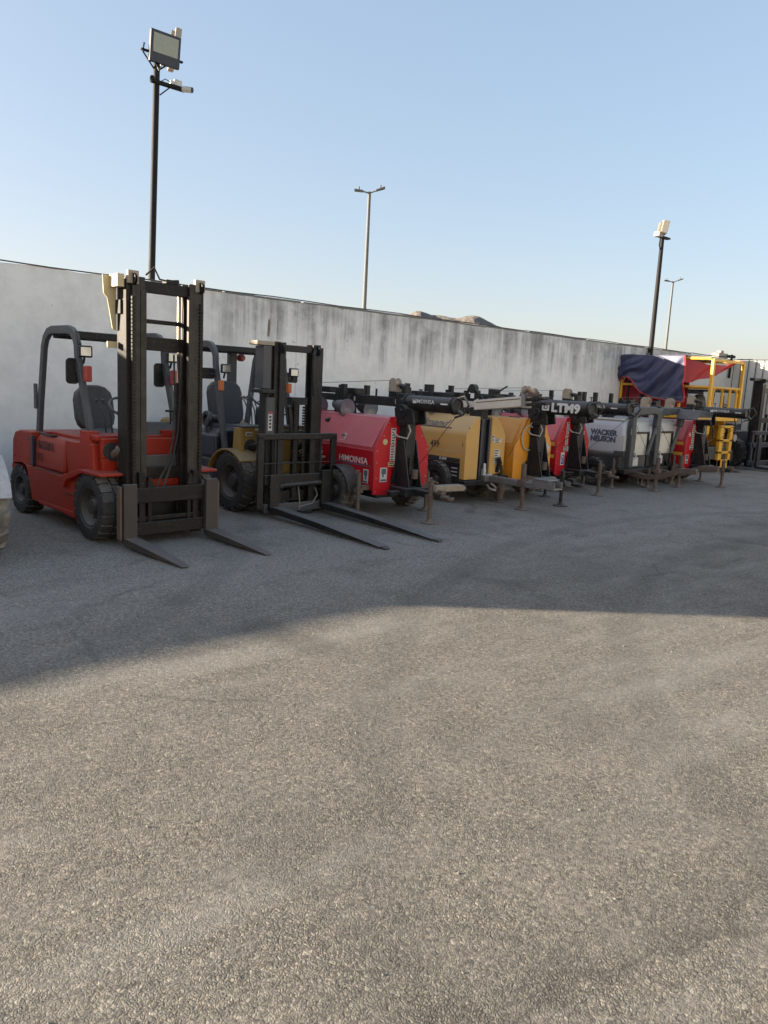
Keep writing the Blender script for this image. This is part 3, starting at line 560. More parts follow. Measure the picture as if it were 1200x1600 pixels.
def ochre_forklift():
    t = thing('forklift', 'ochre and navy forklift with black mast and long forks beside the red forklift', 'forklift', (5.56, 7.95, 0), rad(1.2), 'forklifts in the yard')
    mh = 2.13
    # three-stage mast
    for s in (-1, 1):
        for k, (a, b, y0, y1, h) in enumerate(((.31, .42, .07, .24, mh - .03), (.255, .35, .035, .19, mh), (.205, .29, .0, .15, mh - .005))):
            w = .026; pts = [(b, y0), (b, y1), (a, y1), (a, y1 - w), (b - w, y1 - w), (b - w, y0 + w), (a, y0 + w), (a, y0)]
            MB().prism([(s * p, q) for p, q in pts], 'z', .08 + .01 * k, h).build('mast_rail', M_black, t, .005, 1)
        MB().lathe([(0, -.011), (.06, -.011), (.05, 0), (.06, .011), (0, .011)], (s * .27, .0, mh - .08), 'x', 18).build('chain_pulley', M_black, t)
    m = MB(); m.box(-.52, -.40, .02, .20, 1.56, 2.07).build('mast_side_box', M_dkgrey, t, .01, 2)
    m = MB(); m.box(-.56, -.36, -.03, .22, 1.51, 1.555).build('mast_shelf', M_black, t, .006, 1)
    MB().box(-.61, -.36, .02, .2, 2.075, 2.125).build('mast_top_plate', M_aged, t, .005, 1)
    MB().box(-.47, -.35, .0, .03, .98, 1.46).build('mast_cover', M_dkgrey, t, .005, 1)
    st = MB().box(-.445, -.385, -.004, .0, 1.06, 1.29).build('warning_sticker', M_stick, t)
    m = MB(); m.box(-.445, -.385, -.007, -.0045, 1.262, 1.29); m.build('sticker_header', M_redlens, st)
    m = MB()
    for k in range(4): m.box(-.43, -.40, -.007, -.0045, 1.09 + k * .042, 1.09 + k * .042 + .026)
    m.build('sticker_print', M_ink, st)
    MB().box(-.2, .2, .02, .08, 2.02, 2.10).build('mast_crossbar', M_black, t, .006, 1)
    MB().box(-.25, .25, .12, .2, .95, 1.05).build('mast_crossbar', M_black, t, .006, 1)
    MB().box(-.3, .3, .1, .2, .16, .28).build('mast_crossbar', M_black, t, .006, 1)
    for x_, z1 in ((-.04, 1.42), (.1, 1.36)):
        c = MB(); z = .35
        while z < z1: c.box(x_ - .022, x_ + .022, .0, .02, z, z + .024); z += .034
        c.build('lift_chain', M_mast, t, smooth=0)
    MB().tube((.03, .1, .2), (.03, .1, 1.4), .05).box(-.08, .16, .03, .13, 1.38, 1.47).build('lift_cylinder', M_black, t)
    MB().path([(-.06, .05, 1.0), (-.10, .02, 1.2), (-.11, .04, 1.34), (-.04, .08, 1.38), (.02, .08, 1.3)], .03, 8).build('hydraulic_hose', M_black, t)
    MB().path([(.24, -.0, 1.5), (.20, -.02, 1.7), (.2, -.02, 2.0), (.24, .0, 2.06)], .02, 6).build('hydraulic_hose', M_black, t)
    MB().tube((-.33, .1, 1.5), (-.36, .16, 1.38), .07, .05).build('cylinder_head', M_black, t)
    # carriage with load backrest
    m = MB()
    for s in (-1, 1): m.box(s * .56 - .045, s * .56 + .045, -.05, .0, .1, 1.0)
    m.box(-.605, .605, -.05, .0, .95, 1.03)
    m.build('load_backrest', M_black, t, .012, 2)
    m = MB()
    for x_ in (-.34, .36): m.box(x_ - .016, x_ + .016, -.03, -.008, .5, .96)
    m.tube((-.54, -.03, .66), (.54, -.03, .66), .008, seg=6)
    m.build('backrest_bars', M_black, t, .003, 1)
    MB().box(-.5, .5, -.05, .0, .40, .52).build('carriage_bar', M_black, t, .008, 1)
    MB().box(-.5, .5, -.05, .0, .05, .16).build('carriage_bar', M_dkgrey, t, .008, 1)
    m = MB(); m.tube((-.28, -.07, .385), (.34, -.07, .40), .028).tube((-.26, -.06, .37), (-.3, -.06, .37), .04).build('side_shift_cylinder', M_black, t)
    MB().path([(.0, -.06, .1), (.1, -.07, .12), (.22, -.07, .14), (.3, -.06, .24), (.26, -.06, .34)], .009, 6).path([(-.0, -.05, .38), (.02, -.06, .2), (.03, -.05, .06)], .009, 6).build('carriage_hose', M_galv, t)
    m = MB()
    for k in range(5): m.box(.06 + k * .035, .08 + k * .035, -.06, -.045, .035, .05)
    m.build('guide_teeth', M_dkgrey, t)
    fork(t, -.385, -.06, M_black, .14, .53, 2.1, .055, .05); fork(t, .41, -.06, M_black, .14, .56, 2.1, .055, .05)
    for x_ in (-.385, .41): MB().prism([(-.16, .142), (-1.0, .105), (-2.1, .026), (-2.1, .029), (-1.0, .109), (-.16, .147)], 'x', x_ - .066, x_ + .066).build('fork_top', M_forkgrey, t)
    # body
    MB().prism([(1.9, 1.0), (2.2, 1.08), (2.5, 1.06), (2.66, .92), (2.7, .5), (2.55, .38), (2.2, .4), (1.9, .5)], 'x', -.6, .6).build('counterweight', M_ochre, t, .06, 4)
    MB().prism([(-.55, .5), (.55, .5), (.55, .92), (.5, 1.0), (-.5, 1.0), (-.55, .92)], 'y', 1.02, 1.95).build('engine_hood', M_navy, t, .04, 3)
    MB().prism([(.86, .62), (1.95, .62), (1.9, .2), (1.02, .2)], 'x', -.58, .58).build('side_panel', M_navy, t, .03, 3)
    MB().prism([(.96, .64), (1.5, .64), (1.5, .93), (.98, .93)], 'x', -.6, -.52).build('side_cover', M_navy, t, .03, 3)
    MB().box(-.6, -.575, 1.02, 1.5, .60, .612).build('trim_strip', M_galv, t)
    m = MB(); m.box(-.5, .5, .50, .56, .58, 1.06).build('front_cowl', M_ochre, t, .012, 2)
    MB().prism([(.42, .60), (.66, .60), (.62, 1.06), (.50, 1.06)], 'x', -.54, -.48).build('cowl_side', M_ochre, t, .01, 2)
    MB().box(-.5, .5, .46, .72, 1.06, 1.085).build('dashboard_shelf', M_dkgrey, t, .008, 1)
    m = MB(); m.lathe([(0, -.003), (.095, -.003), (.095, .004), (0, .004)], (-.36, .497, .82), 'y', 20).build('cylinder_port', M_ink, t)
    for s in (-1, 1): MB().tube((s * .36, .52, .80), (s * .35, .22, .88), .05).build('tilt_cylinder', M_black, t)
    for a, b, c_, d, mt in ((-.44, -.34, .955, 1.0, M_stick), (-.22, -.12, .82, .96, M_stick), (-.30, -.2, 1.02, 1.055, M_stick)):
        MB().box(a, b, .494, .499, c_, d).build('label_plate', mt, t)
    m = MB()
    for k in range(4): m.box(-.425 + k * .02, -.412 + k * .02, .489, .4935, .965, .99)
    for k in range(5): m.box(-.21, -.13, .489, .4935, .835 + k * .024, .845 + k * .024)
    m.build('label_print', M_ink, t)
    for s in (-1, 1):
        pts = [(.62 + .47 * math.cos(rad(a)), .36 + .42 * math.sin(rad(a))) for a in range(15, 150, 15)]
        MB().rect(yz(pts, s * .50), .30, .028, (1, 0, 0)).build('mudguard', M_ochre, t, .008, 1)
    MB().box(-.45, .45, .3, .55, .3, .62).build('front_frame', M_ochre, t, .01, 1)
    MB().tube((-.5, .55, .37), (.5, .55, .37), .11).box(-.45, .45, 1.9, 2.3, .2, .45).build('axle', M_black, t)
    seat(t, -.10, 1.30, .92, 1.10, True); steering(t, .05, .86, 1.42, 40)
    MB().tube((-.52, 1.28, .95), (-.52, 1.28, 1.12), .05).lathe([(.06, -.03), (.1, -.03), (.11, 0), (.1, .03), (.06, .03)], (-.54, 1.28, 1.12), 'x', 16).build('seat_belt_reel', M_seat, t)
    levers(t, -.2, .80, 1.08, 4, .05, M_dkgrey)
    MB().box(-.12, .25, .62, .80, 1.05, 1.32).build('instrument_column', M_navy, t, .04, 3)
    for s in (-1, 1): guard_arch(t, s * .53, .80, 2.0, 2.09, .62, 1.0, M_dkgrey, .055, .085, .30)
    roof_bars(t, .53, 1.2, 1.62, 2.09, M_black, 3)
    MB().box(.05, .16, 1.7, 1.8, 1.0, 2.06).box(-.5, .5, 1.7, 1.78, 2.0, 2.07).build('rear_guard_post', M_dkgrey, t, .01, 1)
    MB().lathe([(0, -.05), (.035, -.05), (.05, -.02), (.05, .05), (0, .05)], (.24, 1.72, 1.95), 'y', 14).build('tail_lamp', M_redlens, t)
    for s in (-1, 1):
        work_light(t, s * .53 + .03, .90, 1.78, M_lens)
        MB().box(s * .53 - .03, s * .53 + .03, .93, .99, 1.5, 1.63).build('indicator_lamp', M_orlens, t, .01, 2)
        plate(s * .66, 1.08, 1.71, .2, .14, .03).tube((s * .55, 1.06, 1.7), (s * .64, 1.09, 1.7), .01, seg=6).build('mirror', M_black, t)
    MB().path([(.5, .96, 1.42), (.56, .9, 1.4), (.57, .9, 1.22), (.5, 1.0, 1.2)], .012, 6).build('grab_handle', M_black, t)
    for s in (-1, 1):
        wheel(t, s * .50, .56, .385, .27, s, .22, 16, M_rubber, diag=True); wheel(t, s * .47, 2.2, .3, .22, s, .17, 16, M_rubber)
    return t
ochre_forklift()

def dark_forklift():
    t = thing('forklift', 'dark navy forklift at the far right end, beyond the yellow platform lift', 'forklift', (20.72, 8.5, 0), 0, 'forklifts in the yard')
    mh = 2.28
    mast_rails(t, mh, M_black, .62, .40)
    MB().box(-1.02, .9, .04, .16, mh - .04, mh + .03).build('mast_top_plate', M_black, t, .006, 1)
    MB().box(-.42, .42, .05, .13, 1.95, 2.08).build('mast_crossbar', M_black, t, .006, 1)
    MB().box(-.42, .42, .05, .13, 1.2, 1.32).build('mast_crossbar', M_black, t, .006, 1)
    m = MB()
    for s in (-1, 1): m.box(s * .96 - .05, s * .96 + .05, -.1, -.04, .12, .98)
    m.box(-1.0, 1.0, -.1, -.04, .9, 1.0); m.build('load_backrest', M_navy, t, .01, 1)
    MB().box(-1.05, 1.05, -.1, -.03, .58, .70).build('carriage_bar', M_navy, t, .01, 1)
    MB().box(-1.05, 1.05, -.1, -.03, .12, .24).build('carriage_bar', M_navy, t, .01, 1)
    MB().path([(.1, -.08, .5), (.12, -.09, .35), (.3, -.09, .33), (.34, -.08, .5)], .02, 6).build('carriage_hose', M_galv, t)
    fork(t, -.62, -.1, M_navy, .18, .82, 1.3, .03); fork(t, .62, -.1, M_navy, .18, .82, 1.3, .03)
    m = MB()
    for k in range(6): m.box(-.82, -.5, .55, .95, .95 + k * .075, .99 + k * .075)
    m.box(-.8, .8, .6, 1.0, .3, .95); m.build('front_cowl', M_navy, t, .02, 2)
    MB().box(-.8, .8, 1.0, 2.4, .35, 1.15).build('engine_hood', M_navy, t, .06, 3)
    MB().prism([(2.4, 1.2), (2.0, 1.2), (2.0, .35), (2.45, .35), (2.6, .6), (2.55, 1.1)], 'x', -.8, .8).build('counterweight', M_navy, t, .06, 3)
    seat(t, 0, 1.6, 1.15, 1.1); steering(t, .0, 1.15, 1.55)
    MB().path([(-.80, 1.2, 1.0), (-.80, 1.15, 1.9), (-.76, 1.15, 1.98), (-.4, 1.15, 2.0), (.4, 1.15, 2.0), (.76, 1.15, 1.98), (.8, 1.15, 1.9), (.8, 1.2, 1.0)], .05, 8).build('guard_hoop', M_dkgrey, t)
    MB().path([(-.8, 2.3, 1.0), (-.8, 2.25, 1.9), (.8, 2.25, 1.9), (.8, 2.3, 1.0)], .045, 8).build('guard_hoop', M_dkgrey, t)
    MB().box(-.8, .8, 1.2, 2.25, 1.93, 1.97).build('guard_roof', M_black, t, .01, 1)
    MB().box(-.46, -.34, 1.05, 1.12, 1.45, 1.85).build('mirror', M_black, t, .02, 2)
    for s in (-1, 1):
        wheel(t, s * .72, .55, .40, .3, s, .22, 16, M_rubber, diag=True); wheel(t, s * .62, 2.1, .32, .24, s, .18, 16, M_rubber)
    return t
dark_forklift()

# ------------------------------------------------------------------ towable light towers
def jack(t, x, y, z1, mat, r=.03, foot=.11, crank=True, tilt=0., name='support_jack'):
    o = MB(); o.tube((x, y, .012), (x + tilt, y, z1 * .62), r * .78).tube((x + tilt * .6, y, z1 * .42), (x + tilt, y, z1), r)
    if crank: o.path([(x + tilt, y, z1), (x + tilt, y, z1 + .03), (x + tilt - .06, y - .03, z1 + .035), (x + tilt - .08, y - .04, z1 + .0)], .009, 6)
    o.box(x + tilt - r * 1.5, x + tilt + r * 1.5, y - r * 1.4, y + r * 1.4, z1 * .55, z1 * .66)
    j = o.build(name, mat, t)
    f = MB(); f.lathe([(0, .0), (foot, .0), (foot, .008), (foot * .45, .018), (r, .05), (0, .05)], (x, y, .003), 'z', 14); f.build('foot_plate', mat, j)
    return j
def coil(p0, p1, r, turns, wr=.008):
    p0 = Vector(p0); p1 = Vector(p1); pts = []
    n = turns * 8
    for i in range(n + 1):
        a = 2 * math.pi * i / 8; q = p0.lerp(p1, i / n); pts.append((q.x + r * math.cos(a), q.y + r * math.sin(a), q.z))
    return pts
def sticker(t, pts_box, lines, par=None, mat=None):
    """flat label with printed rows; pts_box=(x0,x1,y,z0,z1) facing -y"""
    x0, x1, y, z0, z1 = pts_box
    s = MB().box(x0, x1, y - .003, y, z0, z1).build('sticker', mat or M_stick, t)
    m = MB(); n = lines; rnd = random.Random(int(x0 * 1000) + int(z0 * 1000) + n)
    for k in range(n):
        zz = z0 + (z1 - z0) * (k + .5) / n; h = (z1 - z0) / n * .22
        m.box(x0 + (x1 - x0) * .12, x0 + (x1 - x0) * rnd.uniform(.6, .9), y - .0055, y - .0035, zz - h, zz + h)
    m.build('sticker_print', M_ink, s)
    return s
def floodlight(t, x, y, z, tilt=0., r=.2):
    """round lamp head: reflector bowl, visor glass and yoke"""
    R_ = Matrix.Rotation(rad(tilt), 3, 'X')
    m = MB(); m.lathe([(0, .20), (.07, .19), (.09, .12), (r * .8, .03), (r, -.02), (r, -.05), (r * .97, -.05)], (0, 0, 0), 'y', 24)
    m.v = [tuple(R_ @ Vector(p) + Vector((x, y, z))) for p in m.v]; o = m.build('lamp_head', M_dkgrey, t)
    m = MB(); m.lathe([(0, -.035), (r * .96, -.045), (r * .96, -.04), (0, -.03)], (0, 0, 0), 'y', 24); m.v = [tuple(R_ @ Vector(p) + Vector((x, y, z))) for p in m.v]
    m.build('lens', M_lens, o)
    m = MB(); m.box(x - .03, x + .03, y + .02, y + .09, z + .05, z + .32).build('bracket', M_black, o)

def hex_tower(label, X, Y, col, tube_text, side_text=None, code=None, stripes=False, panel=0, rz=0., tube_len=.86, big=False, jackmat=None, rz_tube=0., drawmat=None, hood_dirt=False):
    t = thing('light_tower', label, 'light tower', (X, Y, 0), rad(rz), 'towable light towers parked along the wall')
    jm = jackmat or M_rust
    W, WT, ZB, ZM, ZT, LN = .455, .225, .34, .87, 1.27, 1.52
    # hood: long six sided box with a folded crease
    m = MB(); m.prism([(-W, ZB), (W, ZB), (W, ZM), (WT, ZT), (-WT, ZT), (-W, ZM)], 'y', .02, LN); body = m.build('hood', col, t, .012, 2)
    # proud upper leaves of the two gull-wing doors with a seam shadow gap
    for s in (-1, 1):
        a = Vector((s * W, 0, ZM)); b = Vector((s * WT, 0, ZT)); n = Vector((s * (ZT - ZM), 0, (W - WT))).normalized()
        q = []
        for f, o in ((.03, .004), (.87, .004), (.87, .010), (.03, .010)):
            p = a.lerp(b, f) + n * o; q.append((p.x, p.z))
        MB().prism(q, 'y', .06, LN - .05).build('door', col, t, .004, 1)
        MB().box(s * (W + .001), s * (W + .008), .04, LN - .03, ZB + .12, ZM - .02).build('side_skin', col, t, .004, 1)
        # latch
        p = a.lerp(b, .72) + n * .014
        MB().box(p.x - .02, p.x + .02, LN - .32, LN - .25, p.z - .03, p.z + .03, rot=Matrix.Rotation(rad(-s * 60), 3, 'Y')).build('latch', M_black, t, .004, 1)
    # front and rear plates, a little larger than the hood
    pl = [(-W - .012, .29), (-.34, .28), (-.18, .28), (-.18, .62), (.18, .62), (.18, .28), (.36, .28), (W + .012, .44), (W + .012, ZM + .01), (WT + .008, ZT + .012), (-WT - .008, ZT + .012), (-W - .012, ZM + .01)]
    MB().prism(pl, 'y', -.012, .018).build('front_panel', col, t, .003, 1)
    MB().prism([(-p[0], p[1]) for p in pl], 'y', LN + .002, LN + .03).build('rear_panel', col, t, .003, 1)
    rv = MB()
    for (x_, z_) in ((-.43, .33), (-.43, .5), (-.43, .7), (-.43, .85), (-.33, 1.04), (-.25, 1.2), (.43, .5), (.43, .7), (.43, .86), (.33, 1.04), (-.2, .31), (-.16, 1.245), (.1, 1.245)):
        rv.tube((x_, -.013, z_), (x_, -.018, z_), .008, seg=8)
    rv.build('rivets', M_aged, t)
    # chassis
    ch = MB(); ch.box(-.40, -.33, .0, LN + .05, .24, .33).box(.33, .40, .0, LN + .05, .24, .33).box(-.40, .40, .02, .1, .24, .33).box(-.40, .40, LN - .05, LN + .03, .24, .33).box(-.6, .6, .50, .58, .22, .3)
    ch.build('chassis', M_black, t, .008, 1)
    MB().box(-.32, .32, .1, 1.35, .28, .36).build('engine_tray', M_black, t)
    # wheels under dark fenders
    for s in (-1, 1):
        wheel(t, s * .60, .56, .285, .19, s, .17, 20, M_rubdust, M_rim, 5)
        pts = [(.56 + .36 * math.cos(rad(a)), .29 + .33 * math.sin(rad(a))) for a in range(0, 181, 20)]
        MB().rect(yz(pts, s * .585), .24, .012, (1, 0, 0)).build('fender', M_black, t)
    # mast post with splayed gusset foot, pivot head
    m = MB(); m.box(-.085, .085, -.16, -.03, .40, 1.36); m.build('mast_post', M_black, t, .008, 1)
    m = MB(); m.prism([(-.20, .42), (.26, .42), (.30, .47), (.11, .92), (-.11, .92), (-.15, .55)], 'y', -.035, -.015)
    for s in (-1, 1): m.prism([(-.30, .40), (-.03, .40), (-.03, 1.0), (-.15, 1.0)], 'x', s * .095, s * .115)
    m.build('gusset_plate', M_black, t, .004, 1)
    m = MB(); m.box(-.13, .13, -.19, -.0, 1.22, 1.38)
    m.prism([(-.32, 1.22), (.02, 1.16), (.06, 1.40), (-.28, 1.40)], 'x', -.12, -.09).prism([(-.32, 1.22), (.02, 1.16), (.06, 1.40), (-.28, 1.40)], 'x', .09, .12)
    m.lathe([(0, -.15), (.09, -.15), (.09, .15), (0, .15)], (0, -.1, 1.36), 'x', 20).tube((-.165, -.1, 1.36), (.165, -.1, 1.36), .03)
    m.build('mast_pivot', M_black, t, .005, 1)
    MB().box(.085, .145, -.14, -.06, .86, .95).tube((.0, -.165, .55), (.0, -.165, .78), .03).build('junction_box', M_black, t, .006, 1)
    # folded mast: fat tube over the drawbar, square beam over the hood
    zc = 1.475; r = .096 if not big else .112
    y0 = -.10; y1 = y0 - tube_len
    tb = MB(); tb.lathe([(0, y1 + .02), (r * .8, y1 + .015), (r * .85, y1), (r, y1), (r, y0), (.0, y0)], (0, 0, zc), 'y', 28).build('mast_tube', M_black, t)
    tb2 = MB(); tb2.lathe([(r + .001, y0 + .0), (r + .022, y0 + .0), (r + .022, y0 + .07), (r + .001, y0 + .07)], (0, 0, zc), 'y', 28).box(-r - .01, r + .01, y0 + .02, y0 + .16, zc - .11, zc + .11)
    tb2.build('mast_collar', M_black, t, .006, 1)
    MB().lathe([(r + .002, y1 + .04), (r + .012, y1 + .04), (r + .012, y1 + .055), (r + .002, y1 + .055)], (0, 0, zc), 'y', 28).build('end_ring', M_black, t)
    MB().path([(-r * .3, y1 + .03, zc + .08), (0, y1 - .10, zc + .12), (.02, y1 - .16, zc + .02), (.03, y1 - .06, zc - .1), (.02, y1 + .06, zc - .14)], .014, 6).tube((0, y1 - .01, zc - .06), (.02, y1 - .07, zc - .1), .025).build('end_cable', M_cable, t)
    MB().box(-.065, .065, .05, 1.35, zc - .065, zc + .055).build('mast_beam', M_black, t, .006, 1)
    MB().box(-.05, .05, 1.30, LN + .62, zc - .05, zc + .045).build('mast_section', M_black, t, .006, 1)
    m = MB(); 
    for yy in (.08, .95): m.box(-.068, -.064, yy, yy + .03, zc - .03, zc + .03)
    m.build('reflective_mark', M_stick, t)
    # cradle brackets, knobs and upright lamp clamps on the beam
    m = MB(); m.box(-.085, -.066, 1.30, 1.40, zc - .30, zc + .13).box(-.085, -.066, 1.05, 1.13, zc - .28, zc + .02).box(-.07, .07, 1.08, 1.2, zc - .3, zc - .07)
    m.build('mast_cradle', M_black, t, .005, 1)
    m = MB(); m.box(-.05, .05, -.06, .02, zc + .08, zc + .19)
    m.build('beam_stub', M_black, t)
    MB().tube((0, .58, zc + .05), (0, .58, zc + .15), .014).build('locking_pin', M_black, t)
    MB().tube((0, -.3, zc + .1), (0, -.3, zc + .165), .008).box(-.02, .02, -.31, -.28, zc + .16, zc + .175).build('tube_knob', M_black, t)
    for k, yy in enumerate((.92, 1.12, 1.52, 1.72)):
        MB().box(-.09 + .02 * (k % 2), .09, yy, yy + .11, zc + .055, zc + .14).build('lamp_clamp', M_black, t, .008, 1)
    floodlight(t, -.20, .98, 1.345, 8, .13); floodlight(t, -.22, 1.62, 1.33, 12, .15); floodlight(t, .22, 1.0, 1.34, 8, .13); floodlight(t, .24, 1.62, 1.33, 12, .15)
    # winch with its aged drum and pull rope
    w = MB(); w.lathe([(0, -.05), (.075, -.05), (.075, -.04), (.045, -.035), (.045, .035), (.075, .04), (.075, .05), (0, .05)], (0, .20, zc + .225), 'x', 20).box(-.055, .055, .12, .27, zc + .12, zc + .19)
    win = w.build('winch', M_aged, t)
    MB().box(-.06, .06, .12, .26, zc + .05, zc + .13).tube((.03, .12, zc + .2), (.03, .02, zc + .19), .035).build('winch_base', M_black, win, .004, 1)
    MB().tube((0, .26, zc + .27), (0, LN + .3, zc + .19), .004, seg=5).build('winch_rope', M_galv, t)
    # loose cables
    MB().path([(-.10, -.04, 1.30), (-.07, -.16, 1.22), (-.05, -.20, 1.12), (-.08, -.18, 1.02), (-.14, -.06, 1.04), (-.18, -.015, 1.10)], .011, 6).build('hose_loop', M_pcable, t)
    MB().tube((.02, y1 + .05, zc - .14), (.30, -.02, .66), .004, seg=5).build('stay_wire', M_cable, t)
    MB().path(coil((-.10, LN + .28, 1.40), (-.12, LN + .25, .98), .035, 7), .009, 5).build('coiled_cord', M_cable, t)
    # drawbar, coupling, jacks
    dm = drawmat or jm
    d = MB(); d.box(-.20, .20, -.34, .02, .29, .40).box(-.05, .05, -.78, -.3, .31, .39).box(-.36, -.2, -.24, -.15, .31, .36).box(.2, .38, -.24, -.15, .31, .36)
    d.build('drawbar', M_black if dm is jm else dm, t, .008, 2)
    MB().tube((0, -.78, .35), (0, -.90, .35), .028).lathe([(.03, -.02), (.05, -.015), (.05, .015), (.03, .02)], (0, -.93, .35), 'z', 14).box(-.04, .04, -.82, -.70, .38, .43).path([(-.03, -.66, .40), (-.05, -.62, .46), (.02, -.6, .52), (.05, -.66, .5)], .012, 6).build('tow_hitch', jm, t)
    jack(t, -.05, -.64, .54, jm, .035, .115)
    jack(t, -.60, .12, .56, jm, .03, .10); jack(t, .58, .10, .54, jm, .03, .10)
    MB().box(-.58, -.3, .08, .16, .34, .40).box(.3, .56, .06, .14, .34, .40).build('outrigger_arm', jm, t, .005, 1)
    # writing
    if tube_text == 'worn':
        text('HIMOINSA', .068, M_wink, t, 'lettering', (-r - .003, y0 - .16, zc + .005), (0, -1, 0), (-.05, 0, 1), sx=1.15, bold=.0004, space=1.08)
        MB().box(-r - .004, -r, y0 - .22, y0 - .17, zc + .0, zc + .03).box(-r - .004, -r, y0 - .78, y0 - .66, zc + .005, zc + .022).build('worn_print', M_wink, t)
    elif tube_text:
        s0 = .175
        text(tube_text, s0, M_wink, t, 'lettering', (-r - .003, y0 - .27, zc - .06), (0, -1, 0), (-.0, 0, 1), sx=1.18, bold=.009, space=1.05)
        lg = MB().box(-r - .004, -r - .001, y0 - .23, y0 - .10, zc - .055, zc + .075).build('logo_plate', M_wink, t)
        MB().lathe([(.022, -.001), (.034, -.001), (.034, .001), (.022, .001)], (-r - .0055, y0 - .17, zc + .0), 'x', 16).box(-r - .0066, -r - .0045, y0 - .20, y0 - .185, zc - .0, zc + .055).box(-r - .0066, -r - .0045, y0 - .145, y0 - .13, zc - .03, zc + .05).build('logo_print', M_ink, lg)
    xs = -W - .010
    if side_text:
        text(side_text, .112, M_wink, t, 'lettering', (xs, .74, .665), (0, -1, 0), (0, 0, 1), sx=1.1, bold=.0008, space=1.06)
        MB().box(xs - .0025, xs + .001, .06, .98, .635, .653).build('pinstripe', M_gink, t)
    if code:
        text(code, .13, M_wink, t, 'lettering', (xs, 1.44, .70), (0, -1, 0), (0, 0, 1), sx=.8, bold=.002)
        MB().box(xs - .0025, xs + .001, 1.05, 1.46, .655, .68).build('pinstripe', M_wink, t)
    if stripes:
        for zz in (.79, .58): MB().box(xs - .004, xs + .001, .03, LN - .05, zz, zz + .06).build('warning_stripe', M_yel, t)
    yf = -.0125
    if panel == 1:
        MB().tube((-.305, yf, .965), (-.305, yf - .004, .965), .038, seg=22).build('round_badge', M_yplate, t)
        sticker(t, (-.21, -.13, yf, .93, 1.14), 6); sticker(t, (-.215, -.13, yf, .72, .92), 6); sticker(t, (-.24, -.10, yf, .645, .705), 2, mat=M_yplate)
        for a, z_ in ((-.365, .42),):
            s = MB().box(a, a + .115, yf - .003, yf, z_ + .03, z_ + .215).build('sticker', M_stick, t, .0, 0)
            MB().box(a + .02, a + .095, yf - .0055, yf - .0035, z_ + .13, z_ + .20).box(a + .035, a + .06, yf - .0055, yf - .0035, z_ + .09, z_ + .13).box(a + .01, a + .105, yf - .0055, yf - .0035, z_ + .04, z_ + .065).build('sticker_print', M_gink, s)
        s = MB().box(xs - .003, xs, .10, .20, .42, .60).build('sticker', M_stick, t)
        MB().box(xs - .0055, xs - .0035, .115, .185, .52, .585).box(xs - .0055, xs - .0035, .13, .16, .47, .52).box(xs - .0055, xs - .0035, .11, .19, .43, .45).build('sticker_print', M_gink, s)
        a = Vector((-W, 0, ZM)); b = Vector((-WT, 0, ZT)); n = Vector((-(ZT - ZM), 0, (W - WT))).normalized(); p = a.lerp(b, .13) + n * .0105; q = a.lerp(b, .36) + n * .0105
        s = MB().add([(p.x, .80, p.z), (p.x, .68, p.z), (q.x, .68, q.z), (q.x, .74, q.z + .0), (q.x, .80, q.z - .02)], [(0, 1, 2, 3, 4)]).build('sticker', M_stick, t)
        p2 = a.lerp(b, .25) + n * .0115; q2 = a.lerp(b, .31) + n * .0115
        MB().add([(p2.x, .78, p2.z), (p2.x, .70, p2.z), (q2.x, .70, q2.z), (q2.x, .78, q2.z)], [(0, 1, 2, 3)]).build('sticker_print', M_ink, s)
        MB().box(xs - .003, xs + .002, .78, .98, .47, .50, rot=Matrix.Rotation(rad(8), 3, 'X')).box(xs - .003, xs + .002, .62, .95, .40, .46).build('arch_edge', M_black, t)
    if panel == 2:      # upright column of white stickers and a blue and white badge
        sticker(t, (-.225, -.155, yf, 1.0, 1.2), 6); sticker(t, (-.235, -.165, yf, .80, .985), 5); sticker(t, (-.27, -.13, yf, .70, .78), 3)
        s = MB().box(-.325, -.225, yf - .003, yf, .46, .68).build('badge', M_wink, t)
        text('RIO', .10, M_blue, s, 'lettering', (-.237, yf - .004, .475), (0, 0, 1), (-1, 0, 0), sx=1.0, bold=.005)
    if panel == 3:
        MB().lathe([(.016, -.004), (.04, -.004), (.04, 0), (.016, 0)], (-.33, yf, 1.0), 'y', 22).build('round_badge', M_stick, t)
        sticker(t, (-.24, -.14, yf, .80, 1.2), 10); sticker(t, (-.28, -.10, yf, .70, .79), 2)
        s = MB().box(-.40, -.29, yf - .003, yf, .42, .60).build('sticker', M_stick, t)
        MB().box(-.385, -.31, yf - .0055, yf - .0035, .5, .585).box(-.39, -.3, yf - .0055, yf - .0035, .43, .47).build('sticker_print', M_gink, s)
    if panel == 4:      # coil of pale cable hung on the front plate
        pts = [(-.16 + .17 * math.cos(2 * math.pi * k / 22), -.03 - .004 * k / 22, .98 + .19 * math.sin(2 * math.pi * k / 22)) for k in range(23)]
        MB().path(pts, .011, 6).path([(-.16, -.03, 1.16), (-.1, -.05, 1.25), (-.08, -.05, 1.34)], .008, 6).build('cable_loop', M_pcable, t)
        MB().box(-.12, .16, -.03, -.014, .44, 1.22).build('back_plate', M_black, t, .01, 1)
        MB().box(-.02, .0, .3, .5, 1.275, 1.285).build('hinge_strip', M_black, t)
        s = MB().box(.27, .40, yf - .004, yf, .72, .88, rot=Matrix.Rotation(rad(35), 3, 'Y')).build('sticker', M_stick, t)
    if panel == 2 or panel == 3:
        s = MB().box(.26, .30, yf - .003, yf, .75, 1.05).build('sticker', M_stick, t)
    if panel == 1:
        MB().box(.135, .16, yf - .003, yf, .78, 1.1).box(.16, .20, yf - .003, yf, .66, .82).build('sticker', M_stick, t)
